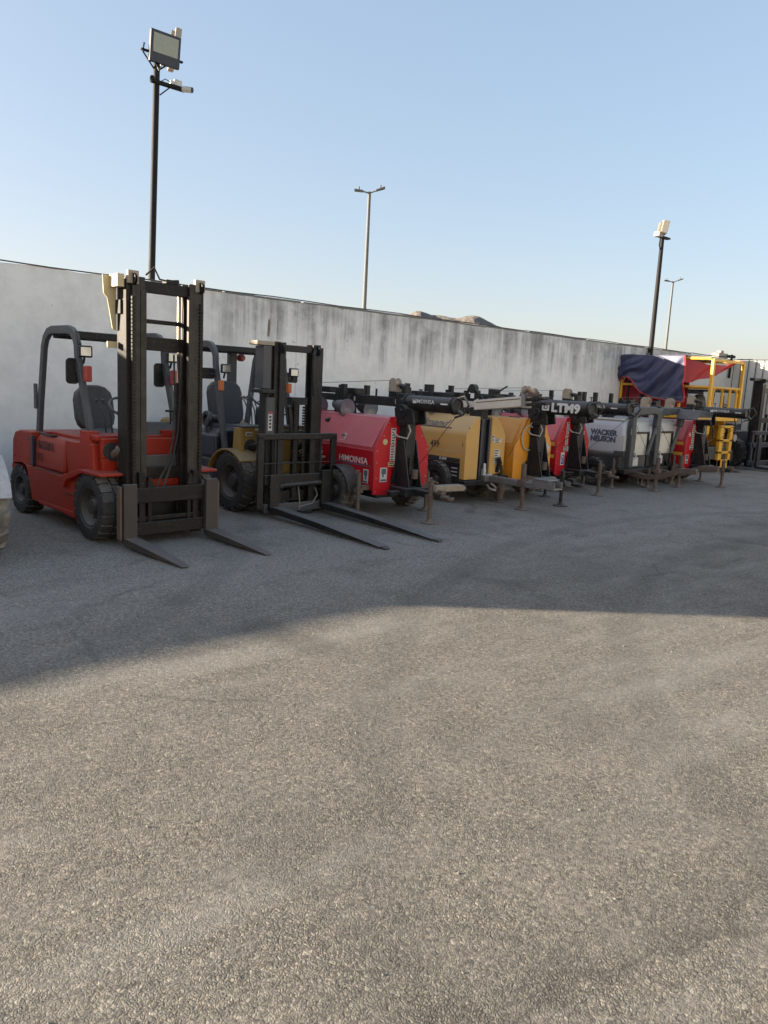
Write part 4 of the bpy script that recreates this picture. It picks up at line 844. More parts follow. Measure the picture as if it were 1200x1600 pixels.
    # battery and oil filler inside the gusset, seen between the plates
    MB().tube((.06, -.20, .5), (.06, -.20, .62), .05).build('canister', M_rust, t)
    return t
hex_tower('crimson six-sided light tower beside the ochre forklift, rusty jacks, round badge on its front plate', 6.80, 7.35, M_red, 'worn', 'HIMOINSA', 'AS4006', panel=1, rz=-1.0)
hex_tower('orange six-sided light tower with pale cable loop and LTM9 on its black mast tube', 9.72, 7.5, M_orange, 'LTM9', panel=4, rz=1.0, big=True, tube_len=.92, jackmat=M_black, drawmat=M_galv)
hex_tower('crimson light tower with blue and white badge on its front, behind the orange light tower', 11.42, 7.95, M_red, 'worn', stripes=True, panel=2, rz=-.5, tube_len=.98)
hex_tower('crimson light tower with yellow side stripes, rightmost in the row, before the yellow platform lift', 15.2, 7.6, M_red, 'worn', stripes=True, panel=3, rz=.6)
o = MB().prism([(-.03, .0), (.42, .02), (.45, .06), (.40, .10), (-.03, .085)], 'y', -.055, .055).build('timber_block', M_wood, None, .012, 2)
o.location = (6.765, 6.66, .400); o.rotation_euler = (0, rad(2), rad(-8))
tag(o, 'dry timber block wedged on the tongue of the nearest crimson light tower', 'timber')

def tan_tower():
    t = thing('light_tower', 'tan yellow rounded light tower numbered 499 with cream tilted mast', 'light tower', (8.74, 7.6, 0), rad(-.5), 'towable light towers parked along the wall')
    W = .44
    def shell(name, x0, x1, out):
        # one half of the clamshell: rounded outline in x/z, extruded along y
        s = -1 if out < 0 else 1
        pts = [(x0, .36), (out, .36), (out, 1.0), (out + .012, 1.05), (out + .04, 1.09), (out + .17, 1.235), (out + .21, 1.272), (out + .26, 1.288), (x0, 1.295)]
        return MB().prism(pts, 'y', .0, 1.5).build(name, M_tan, t, .03, 4)
    shell('door', -.16, None, -W); 
    pts = [(.10, .40), (W - .02, .44), (W, .52), (W, 1.02), (W - .10, 1.17), (.22, 1.29), (.10, 1.29)]
    MB().prism(pts, 'y', .0, 1.5).build('door', M_tan, t, .03, 4)
    # dark radiator slot between the halves
    MB().box(-.16, .10, .05, 1.45, .34, 1.26).build('inner_frame', M_navy, t)
    m = MB()
    for k in range(22): m.box(-.15, .09, .035, .05, .42 + k * .036, .432 + k * .036)
    m.build('radiator_grille', M_black, t, smooth=0)
    MB().box(-.13, -.09, .0, .04, .36, 1.25).box(.04, .08, .0, .04, .36, 1.25).build('grille_post', M_navy, t, .006, 1)
    # control panel let into the left door
    p = MB().box(-W - .006, -W + .02, .10, .98, .33, .60).build('control_panel', M_black, t, .004, 1)
    MB().box(-W - .03, -W - .006, .36, .72, .30, .55, rot=Matrix.Rotation(rad(6), 3, 'X')).build('meter_window', M_navy, p, .006, 1)
    m = MB()
    for k in range(3): m.box(-W - .009, -W - .006, .14, .26, .40 + k * .055, .415 + k * .055)
    m.build('panel_print', M_stick, p)
    MB().box(-W - .011, -W - .006, .10, .84, .605, .665).build('rating_plate', M_ink, t)
    text('8 kW', .06, M_wink, t, 'lettering', (-W - .013, .52, .617), (0, -1, 0), (0, 0, 1), sx=1.1, bold=.002)
    text('499', .15, M_ink, t, 'lettering', (-W - .002, .74, .79), (0, -1, 0), (0, 0, 1), sx=.85, bold=.0005)
    MB().box(-W - .003, -W + .001, .22, .62, .755, .768).build('pinstripe', M_yplate, t)
    text('Allmand', .185, M_gink, t, 'lettering', (-W + .056, 1.22, 1.115), (0, -1, 0), (.13, 0, .145), sx=1.18, bold=.001, shear=.35)
    m = MB()
    for zz, e in ((1.1, .045), (1.088, .034)): m.box(-W + e - .001, -W + e + .006, .36, 1.1, zz, zz + .008)
    m.build('name_underline', M_gink, t)
    m = MB(); m.box(-W - .004, -W, .06, .07, .84, .90).tube((-.40, -.003, 1.12), (-.40, -.006, 1.12), .012, seg=8).build('scrape', M_rust, t)
    sticker(t, (.12, .17, -.001, .92, 1.02), 2); sticker(t, (.17, .33, -.001, .90, .97), 3); sticker(t, (.19, .31, -.001, .58, .80), 6)
    # chassis, drawbar, jacks
    ch = MB(); ch.box(-.45, .45, -.02, 1.55, .27, .345).build('chassis', M_black, t, .01, 1)
    MB().box(-.5, -.42, -.05, 1.3, .2, .28).build('step_rail', M_navy, t, .006, 1)
    m = MB(); m.box(.02, .14, -.95, .1, .33, .42).box(-.06, .22, -.08, .1, .33, .42).build('drawbar', M_galv, t, .01, 2)
    m = MB(); m.box(-.01, .18, -1.3, -.90, .36, .385).box(-.01, .01, -1.3, -.90, .385, .47).box(.16, .18, -1.3, -.90, .385, .47).box(-.02, .2, -1.2, -.92, .47, .49)
    m.build('coupling_bracket', M_galv, t, .006, 1)
    MB().path([(.08, .04, .30), (.06, -.08, .22), (.12, -.14, .2), (.18, -.08, .24), (.14, .0, .3)], .016, 6).build('breakaway_cable', M_pcable, t)
    MB().box(-.04, .02, -.02, .04, .40, .52).box(-.05, .0, -.03, .0, .46, .60).box(.02, .12, -.06, .02, .40, .44).build('hitch_rag', M_stick, t, .02, 2)
    MB().path([(.27, .0, .46), (.28, -.05, .6), (.24, -.05, .68)], .035, 8).build('filler_neck', M_black, t)
    jack(t, .07, -.70, .66, M_rust, .038, .10, tilt=-.02); jack(t, .36, -.02, .34, M_rust, .075, .14, False)
    for s in (-1, 1):
        wheel(t, s * .46, .52, .30, .2, s, .18, 20, M_rubber, M_rim, 6)
    MB().box(-.5, .5, .46, .58, .25, .3).build('axle', M_black, t)
    # cream mast laid back over the hood, tilted up at the front
    R_ = Matrix.Rotation(rad(-6.5), 3, 'X')
    def tilt(m):
        m.v = [tuple(R_ @ Vector(p) + Vector((-.05, .1, 1.46))) for p in m.v]; return m
    m = tilt(MB().box(-.075, .075, -.80, .10, -.075, .075)); m.build('mast', M_cream, t, .012, 2)
    m = tilt(MB().box(-.085, .085, -.86, -.80, -.10, .10)); m.build('mast_head', M_galv, t, .008, 1)
    m = tilt(MB().box(-.078, -.074, -.78, .05, .03, .042)); m.build('mast_seam', M_rust, t)
    m = tilt(MB().box(-.055, .055, -1.2, -.86, .0, .04).box(-.05, .05, -1.2, -.86, -.07, -.03)); m.build('mast_tip', M_black, t, .005, 1)
    m = tilt(MB().path([(-.06, -.82, .11), (-.02, -.86, .15), (.03, -.92, .15), (.05, -1.0, .09)], .03, 8).lathe([(0, -.04), (.065, -.04), (.065, .04), (0, .04)], (0, -.95, .11), 'x', 16)); m.build('mast_winch', M_rust, t)
    m = tilt(MB().path([(0, .06, .06), (0, .12, .04), (.0, .14, -.05), (0, .13, -.17)], .045, 8)); m.build('mast_elbow', M_cream, t)
    MB().box(-.12, .04, .04, .28, 1.26, 1.42).build('mast_base', M_black, t, .01, 1)
    MB().box(-.06, .06, .25, 1.9, 1.40, 1.50).build('mast_section', M_cream, t, .01, 1)
    MB().path([(0, .1, 1.5), (-.02, .2, 1.62), (-.02, .32, 1.72), (0, .42, 1.70), (.03, .5, 1.6), (.03, .62, 1.56)], .022, 6).box(-.05, .05, .16, .26, 1.5, 1.62).lathe([(0, -.04), (.07, -.04), (.07, .04), (0, .04)], (0, .34, 1.69), 'x', 14).build('linkage', M_black, t)
    m = MB().tube((-.03, -.1, 1.62), (.0, -.32, 1.75), .012).box(-.1, .1, -.2, .06, 1.58, 1.61).box(-.07, .07, -.14, -.02, 1.6, 1.70).build('release_lever', M_black, t, .004, 1)
    for k, yy in enumerate((.75, 1.0, 1.2, 1.5)):
        MB().box(-.2 + .04 * k, .0 + .04 * k, yy, yy + .14, 1.52, 1.61).build('lamp_clamp', M_black, t, .01, 1)
    m = MB().box(-.14, .14, .6, 1.8, 1.5, 1.525).build('lamp_rail', M_black, t)
    floodlight(t, -.24, .95, 1.40, 20, .13); floodlight(t, .2, .95, 1.40, 20, .13); floodlight(t, -.24, 1.5, 1.40, 20, .13); floodlight(t, .2, 1.5, 1.40, 20, .13)
    MB().path([(-.16, .30, 1.33), (-.17, .34, 1.36), (-.15, .38, 1.32), (-.17, .42, 1.37), (-.16, .46, 1.32)], .009, 5).build('spring', M_cable, t)
    MB().tube((-.05, -.9, 1.5), (-.02, -.45, .74), .004, seg=5).build('stay_wire', M_cable, t)
    return t
tan_tower()

def white_tower(label, X, Y, writing, rz=0., left_leg=True):
    t = thing('light_tower', label, 'light tower', (X, Y, 0), rad(rz), 'towable light towers parked along the wall')
    W = .50
    pts = [(-W, .62), (W, .62), (W, 1.14)] + [(W - .12 + .12 * math.cos(rad(a)), 1.14 + .12 * math.sin(rad(a))) for a in (30, 60, 90)] + [(-W + .12 + .12 * math.cos(rad(a)), 1.14 + .12 * math.sin(rad(a))) for a in (90, 120, 150)] + [(-W, 1.14)]
    MB().prism(pts, 'y', .05, 1.5).build('canopy', M_white, t, .07, 5)
    MB().box(-W + .03, W - .03, .1, 1.45, 1.245, 1.28).build('roof_rib', M_cream, t, .015, 2)
    MB().prism([(-.44, .36), (.44, .36), (.47, .62), (-.47, .62)], 'y', .12, 1.45).build('base_tank', M_dkgrey, t, .03, 3)
    MB().box(-W - .004, -W + .08, .04, .22, .70, .985).build('corner_plate', M_stick, t, .008, 1)
    MB().box(-W - .006, -W + .1, .03, .24, .60, .70).build('corner_bumper', M_dkgrey, t, .01, 1)
    if writing:
        text('WACKER', .135, M_gink, t, 'lettering', (-W - .003, .76, .965), (0, -1, 0), (0, 0, 1), sx=.98, bold=.008)
        text('NEUSON', .135, M_gink, t, 'lettering', (-W - .003, .76, .845), (0, -1, 0), (0, 0, 1), sx=.98, bold=.008)
    # grey hoop that carries the folded mast
    hoop = [(-.38, -.02, .40), (-.38, -.02, 1.30), (-.36, -.03, 1.38), (-.28, -.04, 1.44), (.25, -.06, 1.46), (.36, -.06, 1.44), (.42, -.06, 1.36), (.40, -.05, 1.15)]
    MB().rect(hoop[:4] + hoop[4:], .10, .13, (0, 1, 0)).build('mast_hoop', M_steelgry, t, .015, 2)
    MB().box(-.46, -.27, -.06, -.035, 1.00, 1.12).build('hoop_bracket', M_galv, t, .008, 1)
    MB().box(-.20, .22, .0, .05, .62, 1.02).build('front_door', M_cream, t, .01, 1)
    m = MB(); m.rect([(-.24, -.01, .60), (-.24, -.01, 1.04), (.24, -.01, 1.04), (.24, -.01, .38)], .03, .035, (0, 1, 0)); m.build('door_frame', M_black, t, .004, 1)
    MB().box(-.2, -.02, -.0, .04, .42, .58).build('data_plate', M_stick, t, .004, 1)
    MB().path([(-.3, -.05, .7), (-.26, -.08, .66), (-.26, -.08, .58), (-.3, -.05, .55)], .018, 6).build('handle', M_stick, t)
    MB().tube((.40, -.05, 1.15), (.16, -.06, .62), .035).build('strut', M_dkgrey, t)
    # lattice of the folded mast on the roof
    MB().box(-.09, .09, .02, 1.9, 1.36, 1.47).build('mast', M_steelgry, t, .01, 1)
    for yy in (.7, 1.3): MB().box(-.16, .16, yy, yy + .08, 1.28, 1.38).build('mast_cradle', M_black, t, .006, 1)
    MB().box(-.3, .3, 1.7, 1.76, 1.36, 1.44).build('lamp_rail', M_black, t, .006, 1)
    MB().path([(-.1, .5, 1.34), (-.12, .8, 1.33), (-.05, 1.1, 1.35)], .02, 6).path([(.08, .02, 1.49), (.1, .3, 1.53), (.06, .6, 1.5)], .016, 6).build('mast_cable', M_cable, t)
    w = MB().lathe([(0, -.05), (.085, -.05), (.085, -.04), (.05, -.035), (.05, .035), (.085, .04), (.085, .05), (0, .05)], (.14, .06, 1.62), 'x', 18).box(.08, .2, .0, .14, 1.5, 1.57).build('winch', M_aged, t)
    MB().box(.2, .27, .02, .12, 1.56, 1.66).build('winch_motor', M_galv, w, .01, 1)
    for x_, y_ in ((-.28, 1.45), (.28, 1.45), (-.28, 1.85), (.28, 1.85)): floodlight(t, x_, y_, 1.42, 10, .13)
    # curved drawbar, jacks, wheels
    MB().rect([(-.06, .3, .30), (-.06, -.2, .24), (-.05, -.5, .28), (-.02, -.85, .42), (.0, -1.15, .44)], .09, .10, (1, 0, 0)).build('drawbar', M_rust, t, .008, 1)
    MB().box(-.46, .46, .0, 1.5, .28, .36).build('chassis', M_black, t, .01, 1)
    jack(t, -.08, -.42, .62, M_rust, .04, .11, tilt=.03); jack(t, -.52, .20, .52, M_rust, .03, .1); jack(t, .50, .18, .5, M_rust, .03, .1); jack(t, .30, -.06, .36, M_rust, .035, .12, False)
    for s in (-1, 1): wheel(t, s * .5, .62, .27, .18, s, .16, 18, M_rubber, M_rim, 5)
    MB().tube((-.05, -.3, .5), (-.35, -.04, 1.25), .004, seg=5).build('stay_wire', M_cable, t)
    if not writing:
        m = MB().prism([(-.30, -.02), (.26, -.02), (.33, .13), (-.18, .17)], 'y', -.2, .25); m.v = [(p[0] + .40, p[1] - .36, p[2] + 1.33) for p in m.v]
        o = m.build('lamp_visor', M_dkgrey, t, .012, 2)
        MB().box(.12, .64, -.566, -.558, 1.33, 1.36).build('warning_stripe', M_yel, o)
    return t
white_tower('white rounded light tower with two rows of grey blue lettering on its side', 13.1, 7.62, True, .5)
white_tower('plain white rounded light tower under a dark lamp visor, beside the striped crimson one', 14.22, 7.75, False, -1.0)
# ------------------------------------------------------------------ scissor lift with its tarpaulin
def platform_lift():
    t = thing('scissor_lift', 'yellow scissor lift with raised guard rails and a ladder at its end', 'scissor lift', (18.40, 8.6, 0), 0)
    W = .78; L = 2.35; zf = 1.22
    P = M_liftyel
    m = MB(); m.prism([(-W - .0, zf - .0), (-W + .14, zf + .26), (W - .05, zf + .26), (W, zf + .2), (W, zf)], 'y', .0, .05).build('end_plate', P, t, .008, 1)
    m = MB()
    for x_ in (-.5, -.2, 0, .15, .55): m.tube((x_, -.003, zf + .12), (x_, .0, zf + .12), .02, seg=10)
    m.box(.35, .47, -.004, .0, zf + .1, zf + .26).build('plate_holes', M_ink, t)
    MB().box(-.2, .05, -.004, .0, zf + .215, zf + .245).build('sticker', M_stick, t)
    MB().box(-W, W, .05, L, zf + .04, zf + .16).build('platform_deck', P, t, .01, 1)
    for s in (-1, 1): MB().box(s * W - .02, s * W + .02, .05, L, zf + .02, zf + .26).build('toe_board', P, t, .006, 1)
    # guard rails
    zt = 2.66; zm = 2.0; r = .036
    for s in (-1, 1):
        m = MB(); m.path([(s * W, .03, zf + .2), (s * W, .03, zt - .05), (s * W, .08, zt), (s * W, L - .05, zt), (s * W, L, zt - .05), (s * W, L, zf + .2)], r, 8)
        m.tube((s * W, .03, zm), (s * W, L, zm), r * .9, seg=8)
        for yy in (.75, 1.5): m.tube((s * W, yy, zf + .2), (s * W, yy, zt), r, seg=8)
        m.build('guard_rail', P, t)
        MB().box(s * W - .045, s * W + .045, -.02, .04, zf + .26, zt - .02).build('corner_post', P, t, .008, 1)
    m = MB(); m.box(-W, W, -.01, .04, zt - .06, zt).tube((-W, .03, zm), (W, .03, zm), r * .9, seg=8)
    for a, b in ((-.62, -.12), (.25, .62)):
        m.path([(a, .03, zf + .2), (a, .03, zm - .12), (a + (.06 if a < 0 else -.0), .03, zm - .02)], r * .9, 8).path([(b, .03, zf + .2), (b, .03, zm - .12), (b - .08, .03, zm - .02)], r * .9, 8)
    m.tube((-W, L, zm), (W, L, zm), r * .9, seg=8).tube((-W, L, zt), (W, L, zt), r, seg=8)
    m.build('end_rail', P, t)
    # ladder
    m = MB(); m.box(-.16, .02, -.06, .02, .02, 1.1).box(.36, .50, -.06, .02, .02, 1.1).box(-.16, .50, -.06, .02, .0, .30).box(-.16, .5, -.06, .02, .44, .50).box(-.16, .5, -.06, .02, .73, .79).box(-.16, .5, -.06, .02, 1.06, 1.12)
    m.build('ladder', P, t, .01, 1)
    # scissor stack, chassis, wheels
    m = MB()
    for x_ in (-.5, .5):
        for k in range(5):
            z0 = .62 + k * .115
            m.rect([(x_, .15, z0), (x_, L - .15, z0 + .1)], .06, .08, (1, 0, 0)).rect([(x_ * .86, L - .15, z0), (x_ * .86, .15, z0 + .1)], .06, .08, (1, 0, 0))
    m.build('scissor_arms', P, t, .004, 1)
    m = MB(); m.box(-.58, .58, -.0, L, .30, .60).box(-.75, -.5, .5, 1.8, .25, .85).box(.5, .75, .5, 1.8, .25, .85); m.build('chassis', M_liftdark, t, .02, 2)
    MB().box(-.76, -.2, .02, .1, .40, .46).box(-.76, -.66, .02, .08, .4, 1.2).box(-.66, -.56, .03, .06, .9, 1.1).build('chassis_frame', P, t, .006, 1)
    MB().path([(-.5, .05, 1.2), (-.45, -.02, 1.0), (-.42, .0, .8), (-.5, .05, .7)], .02, 6).path([(.6, .0, 1.3), (.68, -.03, 1.1), (.66, .0, .8), (.6, .05, .6)], .012, 6).build('hydraulic_hose', M_cable, t)
    MB().lathe([(0, -.05), (.09, -.05), (.09, .05), (0, .05)], (.63, -.02, .82), 'y', 14).build('warning_horn', M_aged, t)
    for s in (-1, 1):
        for yy in (.38, 1.95): wheel(t, s * .70, yy, .36, .26, s, .2, 16, M_rubber, M_liftdark, 6)
    return t
platform_lift()

def tarp():
    """tarpaulin thrown over the rear of the lift's rails: top, near side hanging with an arched hem, loose corner towards the front"""
    x0, x1, ya, yb, zt = 17.56, 19.24, 9.28, 10.98, 2.72
    rnd = random.Random(3)
    def top(u, v):      # v 0..1 along y front->rear, u 0..1 near side -> far side
        sag = .06 * math.sin(u * math.pi) * (1 + .5 * math.sin(v * 7)); return (x0 + (x1 - x0) * u, ya + (yb - ya) * v, zt - sag + .012 * math.sin(u * 23 + v * 9))
    def side(v, w):     # w 0..1 from rail down
        hem = 1.10 - .42 * math.exp(-((v - .88) / .2) ** 2) - .16 * v
        d = w * hem
        fold = (.045 * math.sin(v * 13 - w * 8) + .026 * math.sin(v * 29 - w * 19 + 1) + .012 * math.sin(v * 61 - w * 30)) * min(1, w * 2.2) + .03 * math.sin(v * 6 + 1)
        return (x0 - .02 - fold - .05 * w, ya + (yb - ya) * v - .10 * w * (1 - v), zt - d)
    def grid(fn, nu, nv):
        vs = [fn(i / nu, j / nv) for i in range(nu + 1) for j in range(nv + 1)]
        fs = [(i * (nv + 1) + j, (i + 1) * (nv + 1) + j, (i + 1) * (nv + 1) + j + 1, i * (nv + 1) + j + 1) for i in range(nu) for j in range(nv)]
        return vs, fs
    m = MB(); m.add(*grid(top, 18, 24)); m.add(*grid(side, 90, 40))
    def rear(u, w): return (x0 + (x1 - x0) * u, yb + .03 + .04 * math.sin(u * 17) * w, zt - .06 * math.sin(u * math.pi) - w * (.9 + .1 * math.sin(u * 5)))
    m.add(*grid(rear, 16, 10))
    o = m.build('tarpaulin', M_tarpblue, None, 0, smooth=60)
    tag(o, 'creased blue tarpaulin with red lining and trim draped over the scissor lift rails', 'tarpaulin')
    sd = o.modifiers.new('thick', 'SOLIDIFY'); sd.thickness = .006
    # red lining hanging inside, its hem lower than the blue
    def lin(v, w):
        p = side(v, w); return (p[0] + .30 + .05 * math.sin(v * 12), p[1], zt - .05 - w * (1.26 + .04 * math.sin(v * 9)))
    MB().add(*grid(lin, 30, 10)).build('lining', M_tarpred, o, 0, smooth=60)
    def flap(u, w):     # loose front corner pulled across to the far post
        a = Vector((x0 + .02, ya + .02, zt - .02 - .62 * w)); b = Vector((19.16, 8.66, zt - .015 - .02 * w))
        p = a.lerp(b, u); p.z -= .16 * math.sin(u * math.pi) * (1 - .3 * w) + .015 * math.sin(u * 20 + w * 5); p.y += .04 * math.sin(u * 13 + w * 4); return tuple(p)
    MB().add(*grid(flap, 30, 12)).build('loose_flap', M_tarpred, o, 0, smooth=60)
    hem = [side(v / 40, 1.0) for v in range(41)]
    fr = [side(0, w / 12) for w in range(13)]
    MB().path([(p[0] - .012, p[1], p[2]) for p in hem], .022, 6).path([(p[0] - .012, p[1] - .012, p[2]) for p in fr], .025, 6).build('trim', M_tarpred, o)
    MB().rect([(x0 + .06, 10.75, 1.5), (x0 + .06, 10.75, 2.2)], .05, .05, (1, 0, 0)).rect([(x0 + .2, 10.4, 1.5), (x0 + .2, 10.4, 2.1)], .25, .04, (1, 0, 0)).build('tie_strap', M_black, o)
tarp()

# ------------------------------------------------------------------ dust-white loader at the left edge
def dusty_loader():
    t = thing('wheel_loader', 'white dust coated loader cut off by the left edge, beside the red forklift', 'loader', (1.41, 7.50, 0), 0)
    wheel(t, .36, 0, .45, .34, 1, .25, 14, paint('chalky rubber', (.10, .092, .082), .9, wear=(.30, .28, .25), wear_amt=.9, scale=9, bump=.3), M_dusty, 6, diag=True)
    pts = [(.0 + .55 * math.cos(rad(a)), .46 + .50 * math.sin(rad(a))) for a in range(12, 170, 12)]
    MB().rect(yz(pts, .34), .36, .03, (1, 0, 0)).build('mudguard', M_dusty, t, .008, 2)
    MB().prism([(-.44, .62), (.8, .62), (.9, 1.05), (.7, 1.28), (-.05, 1.25), (-.34, .98)], 'x', -.55, .28).build('body', M_dusty, t, .05, 3)
    MB().prism([(-.50, .70), (-.40, .74), (-.38, .62), (-.49, .58)], 'x', -.3, .53).build('guard_lip', M_dusty, t, .02, 2)
    MB().prism([(-.46, .58), (-.36, .60), (-.18, 1.05), (-.28, 1.08)], 'x', .1, .44).build('guard_panel', M_dusty, t, .03, 3)
    MB().box(-.5, .2, -.3, 1.6, .35, .64).build('chassis', M_dusty, t, .02, 2)
    wheel(t, .30, 1.35, .38, .3, 1, .22, 14, M_rubdust, M_dusty, 6)
    for y_ in (0, 1.35): wheel(t, -.72, y_, .42, .3, -1, .24, 14, M_rubdust, M_dusty, 6)
    MB().box(-.5, .1, 1.0, 1.7, .64, 1.2).build('engine_cover', M_dusty, t, .06, 3)
dusty_loader()

# ------------------------------------------------------------------ masts with floodlights, street lamps
def led_flood(t, c, w, h, yaw, pitch, name='floodlight', glass=None, case=None, d=.07, frame=.04, low=.09):
    R_ = Matrix.Rotation(rad(yaw), 3, 'Z') @ Matrix.Rotation(rad(pitch), 3, 'X'); c = Vector(c)
    def tf(m): m.v = [tuple(R_ @ Vector(p) + c) for p in m.v]; return m
    b = tf(MB().box(-w / 2, w / 2, 0, d, -h / 2, h / 2)).build(name, case or M_navy, t, .012, 2)
    tf(MB().box(-w / 2 + frame, w / 2 - frame, -.006, .004, -h / 2 + frame + low, h / 2 - frame)).build('lens', glass or M_flood, b, .01, 2)
    m = MB()
    for k in range(7): m.box(-w / 2 + .04 + k * (w - .08) / 6 - .006, -w / 2 + .04 + k * (w - .08) / 6 + .006, d, d + .05, -h / 2 + .05, h / 2 - .05)
    tf(m).build('heat_sink', case or M_navy, b)
    return b
def pole_near():
    t = thing('floodlight_pole', 'tall black pole with floodlights and a camera arm behind the red forklift mast', 'floodlight pole', (4.98, 11.36, 0), 0, 'floodlight poles on the yard wall')
    k = 11.36 / 10.9; T_ = lambda x, z: (x * k - 4.98, 1.7 + (z - 1.7) * k)
    xb, zb = T_(4.985, 3.0); xt, zt = T_(5.055, 5.92)
    x0 = xb - (xt - xb) * zb / (zt - zb)
    MB().tube((x0, 0, 0), (xt, 0, zt), .052, .046, 16).build('pole', M_pole, t)
    f = led_flood(t, (xt + .08, -.12, zt + .17), .46, .42, 0, 8)
    m = MB()
    for a in (-.08, .0, .1): m.box(xt + .06 + a, xt + .12 + a, -.128, -.1255, zt - .005 , zt + .02, rot=None)
    led_flood(t, (xt + .38, .12, zt + .29), .48, .46, 72, 8, 'floodlight', None, M_beige, .09)
    m = MB(); m.path([(xt - .2, -.02, zt + .2), (xt - .22, -.02, zt + .08), (xt - .02, 0, zt - .12)], .012, 6).path([(xt + .2, -.02, zt + .04), (xt + .02, 0, zt - .1)], .012, 6).box(xt - .24, xt + .4, -.02, .02, zt + .1, zt + .125)
    m.build('floodlight_bracket', M_pole, t)
    MB().path([(xt, -.05, zt + .06), (xt + .03, -.08, zt - .06), (xt, -.06, zt - .12), (xt - .03, -.05, zt - .05)], .01, 5).build('wire', M_galv, t)
    za = zt - .30
    MB().tube((xt - .12, -.05, za + .02), (xt + .40, -.05, za + .02), .032).tube((xt + .03, -.04, za - .14), (xt + .18, -.05, za - .0), .010, seg=6).build('camera_arm', M_pole, t)
    MB().box(xt + .24, xt + .36, -.08, -.02, za + .05, za + .13).box(xt + .18, xt + .24, -.08, -.03, za + .05, za + .10).build('junction_box', M_cctv, t, .006, 1)
    cam = MB().tube((xt + .38, -.06, za + .03), (xt + .47, -.17, za + .015), .042).build('camera', M_cctv, t)
    MB().tube((xt + .469, -.169, za + .015), (xt + .475, -.177, za + .014), .038).build('lens', M_ink, cam)
    MB().tube((xt - .10, -.06, za + .03), (xt - .14, -.16, za + .02), .034).build('camera', M_pole, t)
    MB().path([(xt + .05, -.06, za + .05), (xt + .1, -.06, za + .09), (xt + .2, -.06, za + .07)], .007, 5).build('camera_wire', M_cable, t)
pole_near()
def pole_far():
    t = thing('floodlight_pole', 'black pole with one beige floodlight fixed to the wall above the tarpaulin', 'floodlight pole', (18.79, 10.93, 0), 0, 'floodlight poles on the yard wall')
    MB().tube((.02, 0, 2.72), (.0, 0, 5.76), .062, .05, 14).build('pole', M_pole, t)
    MB().box(-.07, .07, -.02, .075, 2.70, 2.85).box(.0, .22, .0, .06, 2.76, 2.80).build('wall_bracket', M_galv, t, .005, 1)
    MB().box(-.14, .30, -.06, .06, 5.74, 5.78).path([(-.1, 0, 5.74), (-.12, 0, 5.55), (-.02, 0, 5.42)], .014, 6).build('cross_arm', M_pole, t)
    led_flood(t, (-.0, -.10, 5.96), .30, .32, 44, 10, 'floodlight', M_lens, M_beige, .16, .03, .03)
    MB().box(-.30, -.10, -.08, .08, 5.74, 5.86).build('ballast_box', M_beige, t, .01, 1)
pole_far()
def street_lamp(label, X, Y, zt, lean=0.):
    t = thing('street_lamp', label, 'street lamp', (X, Y, 0), 0, 'street lamps beyond the wall')
    MB().tube((0, 0, 0), (lean, 0, zt), .11, .065, 12).build('pole', M_lampgrey, t)
    u = Vector((.747, -.665, 0)) * .5
    for s in (-1, 1):
        a = Vector((lean, 0, zt - .05)); b = a + u * s * .50 + Vector((0, 0, .10 if s > 0 else .05)); e = b + u * s * .75 + Vector((0, 0, .13 if s > 0 else .03))
        MB().tube(a, b, .03, seg=8).build('arm', M_lampgrey, t)
        d = (e - b); n = Vector((-u.y, u.x, 0)) * .24; k = Vector((0, 0, .05))
        vs = [b - n * .6, b + n * .6, e + n, e - n]; vs = [v - k * .6 for v in vs] + [v + k for v in vs]
        h = MB().add(vs, [(3, 2, 1, 0), (4, 5, 6, 7), (0, 1, 5, 4), (1, 2, 6, 5), (2, 3, 7, 6), (3, 0, 4, 7)]).build('lamp_head', M_lampgrey if s < 0 else M_dkgrey, t, .02, 2)
        q = b + d * .5; MB().tube(q + k, q + k + Vector((0, 0, .12)), .035, seg=8).build('photocell', M_lampgrey, h)
street_lamp('double headed street lamp beyond the wall, nearer and taller in view', 20.99, 25.49, 9.35, .0)
street_lamp('double headed street lamp farther beyond the wall, right of the far floodlight pole', 48.95, 27.36, 9.35, .0)

# ------------------------------------------------------------------ walls
def rough_wall(name, x0, x1, y0, y1, z, mat, label, seed, steps=.25, amp=.012, axis='x'):
    """masonry wall with an uneven, slightly crumbled top edge"""
    rnd = random.Random(seed); n = max(2, int((x1 - x0) / steps)); pts = [(x0, 0.)]
    top = []
    for i in range(n + 1):
        xx = x0 + (x1 - x0) * i / n; top.append((xx, z + rnd.uniform(-amp, amp) + amp * math.sin(xx * .7)))
    pts = [(x0, 0.)] + top + [(x1, 0.)]
    o = MB().prism(pts, 'y', y0, y1).build(name, mat, None, 0, smooth=0)
    return tag(o, label, 'wall')
WM = wall_mat('weathered white render', (.88, .85, .79), 5.2)
w1 = rough_wall('boundary_wall', -4.8, 21.1, 11.0, 11.22, 2.975, WM, 'long white rendered wall with grey weathering streaks behind the machines', 2)
m = MB(); rnd = random.Random(5); x = 5.0
while x < 21.0:
    L_ = rnd.uniform(.5, 1.6)
    m.box(x, min(21.05, x + L_), 10.99 - rnd.uniform(0, .004), 11.23 + rnd.uniform(0, .004), 2.955 + rnd.uniform(0, .01), 2.992 + rnd.uniform(-.01, .01))
    x += L_ + rnd.choice((.0005, .0005, .05))
m.build('coping', paint('blackened mortar', (.20, .19, .18), .9, wear=(.3, .29, .27), wear_amt=.5, scale=7, bump=.4), w1, .012, 1)
pts = [(-4.8 + k * .7, 10.99, 2.998 + .008 * math.sin(k * 1.9)) for k in range(37)]
MB().path(pts, .009, 6).build('top_cable', M_cable, w1)
